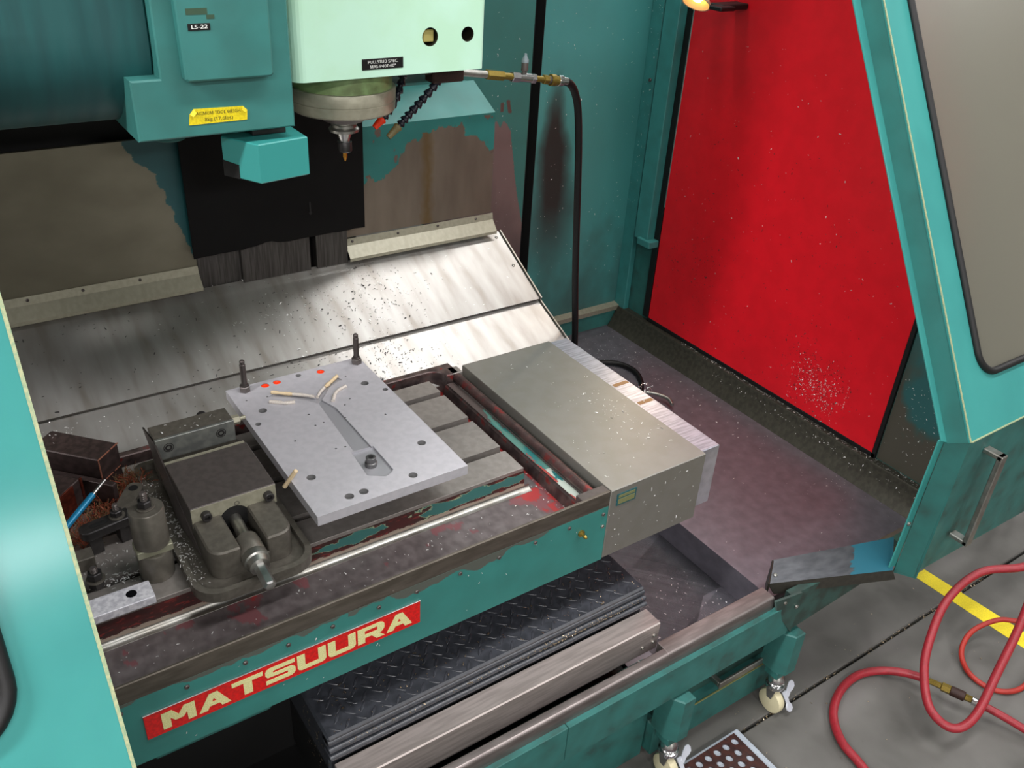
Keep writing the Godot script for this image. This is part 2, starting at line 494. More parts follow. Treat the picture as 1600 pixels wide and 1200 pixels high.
	M("line_blue", Color(0.035, 0.05, 0.11), 0.4)
	M("khaki", Color(0.42, 0.38, 0.24), 0.5)
	M("rust", Color(0.22, 0.10, 0.06), 0.6, 0.2, {c2 = Color(0.12, 0.07, 0.05), f = 0.05, sc = 12.0})
	M("bead", Color(0.84, 0.82, 0.80), 0.6, 0.0, {c2 = Color(0.66, 0.62, 0.57), f = 0.06, sc = 20.0})
	M("wood", Color(0.80, 0.72, 0.58), 0.6)
	M("label_black", Color(0.02, 0.02, 0.022), 0.4)
	M("white", Color(0.85, 0.86, 0.84), 0.5)
	M("ivory", Color(0.86, 0.85, 0.62), 0.5, 0.0, {c2 = Color(0.78, 0.76, 0.52), f = 0.05, sc = 14.0})
	M("sign_red", Color(0.82, 0.04, 0.03), 0.4, 0.0, {c2 = Color(0.70, 0.05, 0.03), f = 0.03, sc = 8.0})
	M("yellow", Color(0.90, 0.82, 0.08), 0.5, 0.0, {c2 = Color(0.82, 0.74, 0.06), f = 0.04, sc = 10.0})
	M("hose_red", Color(0.58, 0.12, 0.17), 0.45, 0.0, {c2 = Color(0.50, 0.11, 0.14), f = 0.03, sc = 6.0})
	M("hose_orange", Color(0.60, 0.14, 0.10), 0.5)
	M("concrete", Color(0.37, 0.365, 0.35), 0.6, 0.0, {stops = [[0.15, Color(0.28, 0.275, 0.26)], [0.45, Color(0.345, 0.34, 0.325)], [0.8, Color(0.385, 0.38, 0.365)]], f = 0.006, sc = 0.8, r2 = 0.75, oct = 6, sd = 21})
	M("hall_wall", Color(0.78, 0.78, 0.75), 0.8)
	M("hall_ceiling", Color(0.8, 0.8, 0.8), 0.8)

func hall() -> void:
	O = Vector3.ZERO
	var s := S()
	# the floor is cut along the expansion joint, a groove 6 mm wide running along x at z = -0.86
	box(s, Vector3(-6, -0.2, -7), Vector3(8, 0.0, -0.8645), 0.003)
	box(s, Vector3(-6, -0.2, -0.8555), Vector3(8, 0.0, 7), 0.003)
	box(s, Vector3(-6, -0.3, -7), Vector3(8, -0.2, 7), 0.0)
	struct("floor", s, mats.concrete, "grey stained concrete floor with a dark expansion joint beside the machine")
	s = S(); box(s, Vector3(-6, 4.2, -7), Vector3(8, 4.4, 7), 0.0)
	struct("ceiling", s, mats.hall_ceiling, "plain grey ceiling of the machine hall")
	for w in [["wall_back", Vector3(-6, 0, -7.2), Vector3(8, 4.2, -7)], ["wall_front", Vector3(-6, 0, 7), Vector3(8, 4.2, 7.2)], ["wall_left", Vector3(-6.2, 0, -7), Vector3(-6, 4.2, 7)], ["wall_right", Vector3(8, 0, -7), Vector3(8.2, 4.2, 7)]]:
		s = S(); box(s, w[1], w[2], 0.0)
		struct(w[0], s, mats.hall_wall, "pale wall of the machine hall, %s side" % String(w[0]).trim_prefix("wall_"))

# ------------------------------------------------------------------ base, tray, gutter, rail, sill

func machine_base() -> void:
	var t := thing("machine_bed", "green machine bed with steel chip tray, gutter and front rail below the table", "machine base", Vector3(0.6, 0, -1.6))
	var s := S()
	slab(s, Vector3(1.504, 0.38, -2.32), Vector3(2.16, 0.38, -2.32), Vector3(2.16, 0.38, -0.93), Vector3(1.504, 0.38, -0.93), 0.02)
	part(t, "chip_tray", s, mats.tray_steel, "dark steel tray floor right of the gutter")
	s = S()
	slab(s, Vector3(1.502, 0.385, -2.0), Vector3(1.502, 0.385, -0.93), Vector3(1.502, 0.30, -0.93), Vector3(1.502, 0.30, -2.0), 0.004)
	slab(s, Vector3(1.112, 0.30, -2.0), Vector3(1.504, 0.30, -2.0), Vector3(1.504, 0.30, -0.91), Vector3(1.112, 0.30, -0.91), 0.01)
	part(t, "gutter", s, mats.tray_steel, "sunken steel gutter beside the tray")
	# the rail: a rolled steel edge along x
	s = S()
	var pr := P2([-0.925, 0.36, -0.925, 0.448, -0.923, 0.45, -0.890, 0.45, -0.8865, 0.449, -0.8840, 0.4465, -0.8830, 0.443, -0.8825, 0.41, -0.8825, 0.36])
	prism(s, pr, 1.112, 1.45, AX, 0.001)
	for i in 3: pr[i].x = [-0.905, -0.905, -0.903][i]
	prism(s, pr, -0.6, 1.1125, AX, 0.001)          # narrower where the way cover slides past
	part(t, "rail", s, mats.rail_steel, "rolled steel rail")
	s = S()
	box(s, Vector3(0.83, 0.305, -0.885), Vector3(1.52, 0.412, -0.87), 0.0015)
	box(s, Vector3(-0.6, 0.305, -0.885), Vector3(0.8285, 0.412, -0.87), 0.0015)
	part(t, "rail_panel", s, mats.teal_dirty, "green panel under the rail")
	s = S()
	box(s, Vector3(-0.6, 0.0, -1.0), Vector3(1.162, 0.30, -0.95), 0.003)
	box(s, Vector3(1.512, 0.28, -2.28), Vector3(2.13, 0.358, -0.94), 0.003)
	part(t, "skirt", s, mats.teal_dirty)
	s = S()
	box(s, Vector3(-0.6, 0.05, -2.2), Vector3(1.11, 0.29, -1.0), 0.003)  # bed block coloured black for the shade under the way cover
	part(t, "shade_block", s, mats.black)
	# diagonal skirt and sill that carry the door track outwards
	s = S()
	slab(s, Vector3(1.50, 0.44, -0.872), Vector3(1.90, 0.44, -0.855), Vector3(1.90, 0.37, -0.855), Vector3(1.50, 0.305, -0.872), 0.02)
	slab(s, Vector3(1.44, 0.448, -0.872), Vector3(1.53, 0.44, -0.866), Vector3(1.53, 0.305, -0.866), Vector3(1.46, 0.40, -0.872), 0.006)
	part(t, "bracket", s, mats.teal_shaded, "green bracket at the end of the rail")  # the shade below the sill is painted into this teal
	var n1 := fnl(31, 0.02)
	var sill_mat := painted("sill", 256, 64, func(u: float, v: float) -> Color:
		var b := 0.66 + 0.05 * n1.get_noise_2d(u * 256, v * 256)
		if u > b: return Color(0.13, 0.36, 0.42, 0.0)
		var k := 0.5 + 0.5 * n1.get_noise_2d(u * 300, v * 150 + 90)
		return Color(0.40, 0.41, 0.43, 0.6).darkened(0.3 * k), 0.4)
	s = S()
	slab(s, Vector3(1.525, 0.468, -0.965), Vector3(1.872, 0.468, -0.862), Vector3(1.779, 0.452, -0.794), Vector3(1.47, 0.45, -0.924), 0.006, true)
	part(t, "sill", s, sill_mat, "diagonal door sill, bare grey and bright blue")
	s = S()
	slab(s, Vector3(1.47, 0.45, -0.924), Vector3(1.779, 0.452, -0.794), Vector3(1.788, 0.425, -0.784), Vector3(1.485, 0.42, -0.91), 0.01)
	slab(s, Vector3(1.525, 0.468, -0.965), Vector3(1.47, 0.45, -0.924), Vector3(1.462, 0.405, -0.918), Vector3(1.515, 0.40, -0.96), 0.004)
	part(t, "sill_edge", s, mats.dark_olive)
	for p in [[1.502, 0.4565, -0.932], [1.52, 0.4, -0.866], [1.475, 0.43, -0.871]]:
		var q := Vector3(p[0], p[1], p[2])
		socket_screw(t, q, Vector3(0, 0.9, 0.3) if p[1] > 0.44 else Vector3(0, 0, 1), 0.005, 0.004, mats.steel)
	# saddle under the table
	s = S()
	box(s, Vector3(-0.3, 0.30, -1.75), Vector3(0.85, 0.68, -1.2), 0.005)
	part(t, "saddle", s, mats.black)
	s = S()
	box(s, Vector3(0.10, 0.565, -1.2), Vector3(0.305, 0.68, -1.1), 0.003)
	part(t, "saddle_block", s, mats.teal_dirty)

# ------------------------------------------------------------------ sheet-metal enclosure behind and right of the table

func enclosure() -> void:
	var t := thing("machine_enclosure", "green sheet-metal enclosure walls behind and to the right of the table", "enclosure", Vector3(1.8, 0.3, -2.3))
	var n1 := fnl(41, 0.03)
	var n2 := fnl(42, 0.012)
	var s := S()
	# first rear wall, its paint flaked off at the lower left
	var m := painted("flaked_wall", 160, 512, func(u: float, v: float) -> Color:
		# u: x 1.28..1.655, v: y 1.95..0.35
		var px := u * 160.0
		var py := v * 512.0
		var k := n1.get_noise_2d(px * 0.6, py * 0.5)
		var y := 1.95 - v * 1.6
		var x := 1.28 + u * 0.375
		var edge := along([1.28, 1.22, 1.535, 1.215, 1.55, 1.19, 1.56, 1.205, 1.59, 1.17, 1.605, 1.08, 1.625, 0.98, 1.655, 0.88], x) + 0.025 * k
		var c := Color(0.19, 0.40, 0.375).lerp(Color(0.20, 0.45, 0.43), 0.5 + 0.5 * n2.get_noise_2d(px, py))
		c.a = 0.0
		if y < edge:
			c = Color(0.46, 0.41, 0.40).lerp(Color(0.27, 0.25, 0.25), clampf((1.0 - y) * 1.6 + 0.3 * k, 0, 1))
			c.a = 0.3
		elif absf(x - 1.577 + (y - 1.26) * 0.25) < 0.005 * (1.0 + k) and y > 1.235 and y < 1.275: c = Color(0.38, 0.32, 0.30, 0.4)
		elif absf(x - 1.552) < 0.004 * (1.0 + k) and y > 1.24 and y < 1.27: c = Color(0.38, 0.32, 0.30, 0.4)
		elif absf(x - 1.545 + 0.004 * k) < 0.004 and y > 1.60 and y < 1.72: c = Color(0.62, 0.60, 0.10, 0.0)
		return c, 0.45)
	slab(s, Vector3(1.28, 1.95, -2.29), Vector3(1.655, 1.95, -2.29), Vector3(1.655, 0.35, -2.29), Vector3(1.28, 0.35, -2.29), 0.012, true)
	part(t, "rear_panel", s, m, "green rear panel with paint flaked off")
	s = S()
	slab(s, Vector3(1.62, 1.95, -2.345), Vector3(1.72, 1.95, -2.345), Vector3(1.72, 0.35, -2.345), Vector3(1.62, 0.35, -2.345), 0.01)  # black sheet stands in for the shade inside the gap
	slab(s, Vector3(1.698, 1.95, -2.345), Vector3(1.698, 1.95, -2.30), Vector3(1.698, 0.45, -2.30), Vector3(1.698, 0.45, -2.345), 0.002)
	part(t, "gap_shade", s, mats.black, "black sheet painted for the shade in the gap between rear panels")
	m = painted("dark_patch_wall", 256, 512, func(u: float, v: float) -> Color:
		var px := u * 256.0
		var py := v * 512.0
		var k := n2.get_noise_2d(px, py)
		var y := 1.95 - v * 1.5
		var x := 1.70 + u * 0.46
		var c := Color(0.25, 0.51, 0.50).lerp(Color(0.265, 0.55, 0.54), 0.5 + 0.4 * k)
		var wd := 0.015 + 0.16 * clampf(1.37 - y, 0, 0.5)
		var d := clampf(1.25 - absf(x - 1.765 - 0.05 * clampf(1.3 - y, 0, 1) + 0.02 * k) / wd, 0, 1) * clampf((1.36 - y) * 5.0, 0, 1) * clampf((y - 0.62) * 3.0, 0, 1)
		c = c.lerp(Color(0.12, 0.115, 0.11), clampf(d, 0, 0.85))  # soft-edged dark patch, wider downwards
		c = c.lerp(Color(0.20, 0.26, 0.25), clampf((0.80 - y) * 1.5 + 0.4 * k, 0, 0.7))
		c.a = 0.0
		return c, 0.45)
	s = S()
	slab(s, Vector3(1.70, 1.95, -2.30), Vector3(2.16, 1.95, -2.30), Vector3(2.16, 0.45, -2.30), Vector3(1.70, 0.45, -2.30), 0.012, true)
	part(t, "rear_panel", s, m, "green rear panel with a dark upright patch")
	s = S()
	slab(s, Vector3(1.29, 0.468, -2.30), Vector3(2.14, 0.468, -2.30), Vector3(2.14, 0.462, -2.272), Vector3(1.29, 0.462, -2.272), 0.02)
	part(t, "ledge", s, mats.iron_olive)
	s = S()
	slab(s, Vector3(1.29, 0.45, -2.285), Vector3(2.15, 0.45, -2.285), Vector3(2.15, 0.37, -2.285), Vector3(1.29, 0.37, -2.285), 0.02)
	part(t, "lower_rear_panel", s, mats.teal_dirty)
	# right wall
	s = S()
	var wx := 2.15
	prism(s, P2([-2.32, 0.37, -0.90, 0.37, -0.86, 0.90, -0.94, 1.04, -1.48, 1.95, -2.32, 1.95]), wx, wx + 0.012, AX)
	part(t, "side_panel", s, mats.teal_dirty)
	m = painted("worn_side", 128, 256, func(u: float, v: float) -> Color:
		# u: z -1.118..-0.88, v: y 0.95..0.46
		var k := n2.get_noise_2d(u * 150.0, v * 250.0)
		var y := 0.95 - v * 0.49
		var c := Color(0.17, 0.37, 0.37)
		var blob := Vector2((u - 0.55) / 0.42, (y - 0.72) / 0.13).length() + 0.5 * k
		c = c.lerp(Color(0.30, 0.29, 0.25), clampf((blob - 0.85) * 3.0, 0, 1) * clampf((0.90 - y) * 5.0, 0, 1))
		c.a = 0.0
		return c, 0.5)
	s = S()
	slab(s, Vector3(wx - 0.0008, 0.95, -1.118), Vector3(wx - 0.0008, 0.95, -0.89), Vector3(wx - 0.0008, 0.46, -0.93), Vector3(wx - 0.0008, 0.46, -1.118), 0.0006, true)
	part(t, "side_panel", s, m, "worn green panel right of the red one")
	s = S()
	box(s, Vector3(2.126, 0.45, -2.30), Vector3(2.149, 1.95, -2.243), 0.002)
	part(t, "corner_post", s, mats.teal_wall)
	s = S()
	box(s, Vector3(2.105, 0.765, -2.218), Vector3(2.149, 1.95, -2.15), 0.002)
	box(s, Vector3(2.095, 0.75, -2.19), Vector3(2.149, 0.775, -2.125), 0.002)
	part(t, "door_channel", s, mats.teal_wall)
	s = S()
	box(s, Vector3(2.138, 0.47, -2.152), Vector3(2.149, 1.95, -2.124), 0.001)
	part(t, "seal_strip", s, mats.rubber)
	s = S()
	prism(s, P2([-2.12, 0.474, -1.132, 0.474, -1.132, 1.33, -1.50, 1.95, -2.12, 1.95]), 2.139, 2.1488, AX, 0.001)
	part(t, "red_panel", s, mats.red, "large bright red panel on the side wall")
	s = S()
	box(s, Vector3(2.1375, 0.9, -2.1235), Vector3(2.1485, 1.95, -2.119), 0.0005)
	part(t, "panel_edge", s, mats.steel_bright, "thin bright metal edge of the red panel")
	s = S()
	box(s, Vector3(2.1385, 0.46, -2.128), Vector3(2.149, 0.474, -1.12), 0.0005)
	box(s, Vector3(2.1385, 0.46, -1.1315), Vector3(2.149, 1.33, -1.119), 0.0005)
	part(t, "panel_seal", s, mats.rubber)
	# folded lip along the foot of the right wall
	s = S()
	prism(s, P2([2.149, 0.458, 2.124, 0.458, 2.121, 0.453, 2.121, 0.445, 2.10, 0.40, 2.085, 0.3795, 2.149, 0.3795]), -2.28, -0.925, Transform3D(Basis(Vector3(1, 0, 0), Vector3(0, 1, 0), Vector3(0, 0, 1)), Vector3.ZERO), 0.001)
	part(t, "wall_lip", s, M("lip_olive", Color(0.30, 0.295, 0.255), 0.42, 0.5, {c2 = Color(0.24, 0.235, 0.205), f = 0.02, sc = 5.0}))
	for p in [[2.1488, 1.62, -2.262], [2.1488, 1.30, -2.262]]:
		socket_screw(t, Vector3(2.126, p[1], p[2]), Vector3(-1, 0, 0), 0.006, 0.005, mats.steel_dark)

func column_covers() -> void:
	var t := thing("column_cover", "steel and green sheet cover in front of the machine column, paint flaking", "cover", Vector3(0.7, 1.0, -2.0))
	var n1 := fnl(51, 0.035)
	var n2 := fnl(52, 0.01)
	var z := -1.965
	var m := painted("flaked_cover", 320, 224, func(u: float, v: float) -> Color:
		var px := u * 320.0
		var py := v * 224.0
		var k := n1.get_noise_2d(px, py * 0.7)
		var e := along([0, 0.78, 0.03, 0.70, 0.06, 0.60, 0.10, 0.52, 0.2, 0.50, 0.30, 0.46, 0.36, 0.36, 0.42, 0.20, 0.52, 0.14, 0.62, 0.12, 0.7, 0.08, 0.78, 0.10, 0.84, 0.20, 0.92, 0.28, 1.0, 0.40], u) + 0.09 * k
		if v < e:
			var c := Color(0.13, 0.36, 0.34).lerp(Color(0.145, 0.42, 0.40), 0.5 + 0.5 * n2.get_noise_2d(px, py))
			if n1.get_noise_2d(px * 0.9 + 400, py * 0.5) > 0.42 and v > 0.02: return Color(0.40, 0.33, 0.30, 0.4)
			c.a = 0.0
			return c
		var c2 := Color(0.52, 0.48, 0.43).lerp(Color(0.46, 0.42, 0.375), 0.5 + 0.7 * n2.get_noise_2d(px * 2.0, py * 0.5))
		c2 = c2.lerp(Color(0.42, 0.32, 0.16), clampf(1.0 - absf(u - 0.55 - 0.02 * k) / 0.05, 0, 1) * 0.55)
		c2.a = 0.75
		return c2, 0.42)
	var s := S()
	slab(s, Vector3(0.86, 1.34, z), Vector3(1.312, 1.34, z), Vector3(1.312, 1.066, z), Vector3(0.86, 1.066, z), 0.01, true)
	part(t, "cover_sheet", s, m, "sheet right of the curtain, green paint flaked to bare metal")
	m = painted("flaked_cover_left", 384, 192, func(u: float, v: float) -> Color:
		# u: x -0.4..0.6, v: y 1.366..1.06
		var x := -0.4 + u
		var px := u * 384.0
		var py := v * 192.0
		var k := n1.get_noise_2d(px, py)
		var y := 1.366 - v * 0.306
		var e := along([1.06, 0.52, 1.10, 0.488, 1.15, 0.478, 1.20, 0.462, 1.25, 0.452, 1.29, 0.435, 1.32, 0.405, 1.35, 0.385, 1.40, 0.37], y) + 0.012 * k
		if x > e: return Color(0.09, 0.30, 0.31, 0.0)
		var c2 := Color(0.50, 0.485, 0.42).lerp(Color(0.43, 0.415, 0.355), 0.5 + 0.7 * n2.get_noise_2d(px * 1.3, py * 1.3))
		c2.a = 0.7
		return c2, 0.45)
	s = S()
	slab(s, Vector3(-0.4, 1.366, z), Vector3(0.6, 1.366, z), Vector3(0.6, 1.06, z), Vector3(-0.4, 1.06, z), 0.01, true)
	part(t, "cover_sheet", s, m, "olive steel sheet left of the curtain")
	s = S()
	slab(s, Vector3(0.86, 1.398, -2.077), Vector3(1.312, 1.398, -2.077), Vector3(1.312, 1.34, z), Vector3(0.86, 1.34, z), 0.01)
	part(t, "sloping_roof", s, mats.teal, "sloping green top")
	s = S()
	box(s, Vector3(0.86, 1.37, -2.25), Vector3(1.312, 1.39, -2.08), 0.002)
	box(s, Vector3(-0.4, 1.45, -2.27), Vector3(1.27, 2.3, -2.085), 0.004)
	part(t, "column_casing", s, mats.teal_dirty)
	# stainless strip along the foot, with screws
	for q in [[-0.4, 0.50], [0.872, 1.316]]:
		s = S()
		slab(s, Vector3(q[0], 1.064, -1.962), Vector3(q[1], 1.064, -1.962), Vector3(q[1], 1.046, -1.959), Vector3(q[0], 1.046, -1.959), 0.002)
		slab(s, Vector3(q[0], 1.046, -1.959), Vector3(q[1], 1.046, -1.959), Vector3(q[1], 1.020, -1.936), Vector3(q[0], 1.020, -1.936), 0.002)
		slab(s, Vector3(q[0], 1.020, -1.936), Vector3(q[1], 1.020, -1.936), Vector3(q[1], 1.012, -1.936), Vector3(q[0], 1.012, -1.936), 0.002)
		part(t, "foot_strip", s, mats.iron_olive)
	for x in [0.02, 0.14, 0.25, 0.37, 0.89, 1.02, 1.14, 1.26]:
		socket_screw(t, Vector3(x, 1.056, -1.961), Vector3(0, 0, 1), 0.0035, 0.003, mats.steel_dark)
	s = S()
	box(s, Vector3(0.45, 0.95, -2.03), Vector3(0.92, 1.42, -2.0), 0.002)
	box(s, Vector3(-0.5, 1.30, -2.05), Vector3(0.60, 1.7, -2.03), 0.002)  # black sheet painted for the shade under the magazine cover
	part(t, "recess_shade", s, mats.black)
	for q in [[0.50, 0.604, 1.0, 1.13], [0.60, 0.772, 1.005, 1.14], [0.788, 0.872, 1.005, 1.13]]:
		s = S()
		box(s, Vector3(q[0], q[2], -1.985 if q[0] < 0.55 else -1.975), Vector3(q[1], q[3], -1.962 if q[0] < 0.55 else -1.95), 0.001)
		part(t, "slide_cover", s, mats.slide_steel, "dark brushed steel slide cover under the curtain")
	t = thing("rubber_curtain", "black rubber curtain hanging behind the spindle with a ragged lower edge", "curtain", Vector3(0.7, 1.09, -1.935))
	var poly := P2([0.487, 1.42, 0.488, 1.092])
	var rng := RandomNumberGenerator.new()
	rng.seed = 5
	for i in range(1, 30):
		var x := lerpf(0.488, 0.914, i / 30.0)
		poly.append(Vector2(x, 1.092 + 0.006 * i / 30.0 + (0.006 * rng.randf() if x > 0.60 and x < 0.70 else 0.002 * rng.randf()) + (0.008 if i == 12 or i == 13 else 0.0)))
	poly.append(Vector2(0.915, 1.098))
	poly.append(Vector2(0.917, 1.42))
	s = S()
	prism(s, poly, -1.94, -1.936, AZ, 0.0005)
	part(t, "sheet", s, mats.curtain)
	s = S()
	rod(s, Vector3(0.773, 1.158, -1.9365), Vector3(0.773, 1.158, -1.9345), 0.004)
	box(s, Vector3(0.771, 1.158, -1.9365), Vector3(0.775, 1.185, -1.935), 0.0004)
	part(t, "slot", s, mats.black)

func chip_guards() -> void:
	# two overlapping stainless plates that slope from the column down to the table
	var a := Vector3(0, 1.008, -1.958)
	var b := Vector3(0, 0.890, -1.742)
	var c := Vector3(0, 0.884, -1.752)
	var d := Vector3(0, 0.812, -1.585)
	for g in [["chip_guard", a, b, "upper stainless guard plate sloping down from the column cover"], ["chip_guard", c, d, "lower stainless guard plate tucked under the upper one behind the table"]]:
		var t := thing(g[0], g[3], "guard plate", Vector3(0.6, g[2].y, g[2].z), "sloping chip guards")
		var s := S()
		var l := Vector3(-0.4, 0, 0)
		var r := Vector3(1.335, 0, 0)
		slab(s, g[1] + l, g[1] + r, g[2] + r, g[2] + l, 0.003)
		part(t, "plate", s, mats.steel_guard)
		s = S()
		var n: Vector3 = Vector3(0, 0.88, 0.47)
		slab(s, g[1] + r + Vector3(0.004, 0, 0) + n * 0.004, g[2] + r + Vector3(0.004, 0, 0) + n * 0.004, g[2] + r + Vector3(0.004, 0, 0) - n * 0.03, g[1] + r + Vector3(0.004, 0, 0) - n * 0.03, 0.004)
		part(t, "side_flange", s, mats.steel_sheet)
		s = S()
		slab(s, g[2] + l - n * 0.0004, g[2] + r - n * 0.0004, g[2] + r - n * 0.0045, g[2] + l - n * 0.0045, 0.003)
		part(t, "front_lip", s, mats.slide_steel)
		if g[1] == a:
			for q in [[1.30, 0.08], [1.30, 0.5]]:
				socket_screw(t, a.lerp(b, q[1]) + Vector3(1.318, 0, 0), n, 0.004, 0.003, mats.steel)

func way_cover() -> void:
	var t := thing("way_cover", "black tread-plate telescopic way cover with a steel front in front of the table", "way cover", Vector3(0.75, 0.42, -1.0))
	var x0 := 0.37
	var x1 := 1.13
	var s := S()
	box(s, Vector3(x0, 0.45, -1.30), Vector3(x1, 0.541, -1.004), 0.004)
	var top := part(t, "top_plate", s, mats.tread, "black plate with raised tread bars")
	# raised tread bars, alternately turned
	var bar := S()
	var keep := O
	O = Vector3.ZERO
	var poly := PackedVector2Array()
	for i in 12:
		var ang := TAU * i / 12
		poly.append(Vector2(cos(ang) * 0.0125, sin(ang) * 0.0026))
	prism(bar, poly, 0.0, 0.0016, Transform3D(Basis(Vector3(1, 0, 0), Vector3(0, 0, 1), Vector3(0, 1, 0)), Vector3.ZERO), 0.0008)
	O = keep
	var bm := bar.commit()
	bm.surface_set_material(0, mats.tread)
	var row := 0
	var z := -1.018
	while z > -1.17:
		var x := x0 + 0.02 + (0.013 if row % 2 else 0.0)
		var k := 0
		while x < x1 - 0.015:
			var o := MeshInstance3D.new()
			o.mesh = bm
			o.name = "tread_bar"
			o.transform = Transform3D(Basis(Vector3.UP, (0.85 if (k + row) % 2 else -0.75)), Vector3(x, 0.5405, z) - O)
			top.add_child(o, true)
			x += 0.026
			k += 1
		z -= 0.0195
		row += 1
	# three rounded lips stepping down and forward
	for i in 3:
		s = S()
		var y := 0.5325 - 0.0148 * i
		var zz := -1.0005 + 0.0052 * i
		var lp := P2([zz - 0.03, y - 0.0115])
		for q in 9:
			var an := -PI / 2 + PI * q / 8.0
			lp.append(Vector2(zz - 0.0058 + cos(an) * 0.0058, y - 0.0057 + sin(an) * 0.0058))
		lp.append(Vector2(zz - 0.03, y))
		prism(s, lp, x0 - 0.001 * i, x1 + 0.001 * i, AX, 0.001)
		part(t, "lip", s, mats.tread, "rounded black lip")
	s = S()
	prism(s, P2([-0.989, 0.41, -0.989, 0.4865, -0.943, 0.4865, -0.9405, 0.484, -0.9405, 0.41]), x0 + 0.004, x1, AX, 0.001)
	part(t, "front_plate", s, mats.steel_front, "brushed steel front plate")
	for p in [[1.085, 0.432], [1.115, 0.435], [1.115, 0.455]]:
		socket_screw(t, Vector3(p[0], p[1], -0.9405), Vector3(0, 0, 1), 0.004, 0.003, mats.steel)
	s = S()
	box(s, Vector3(x0, 0.32, -1.3), Vector3(x1 - 0.03, 0.45, -0.992), 0.004)
	part(t, "inner_plate", s, mats.rubber)

# ------------------------------------------------------------------ table

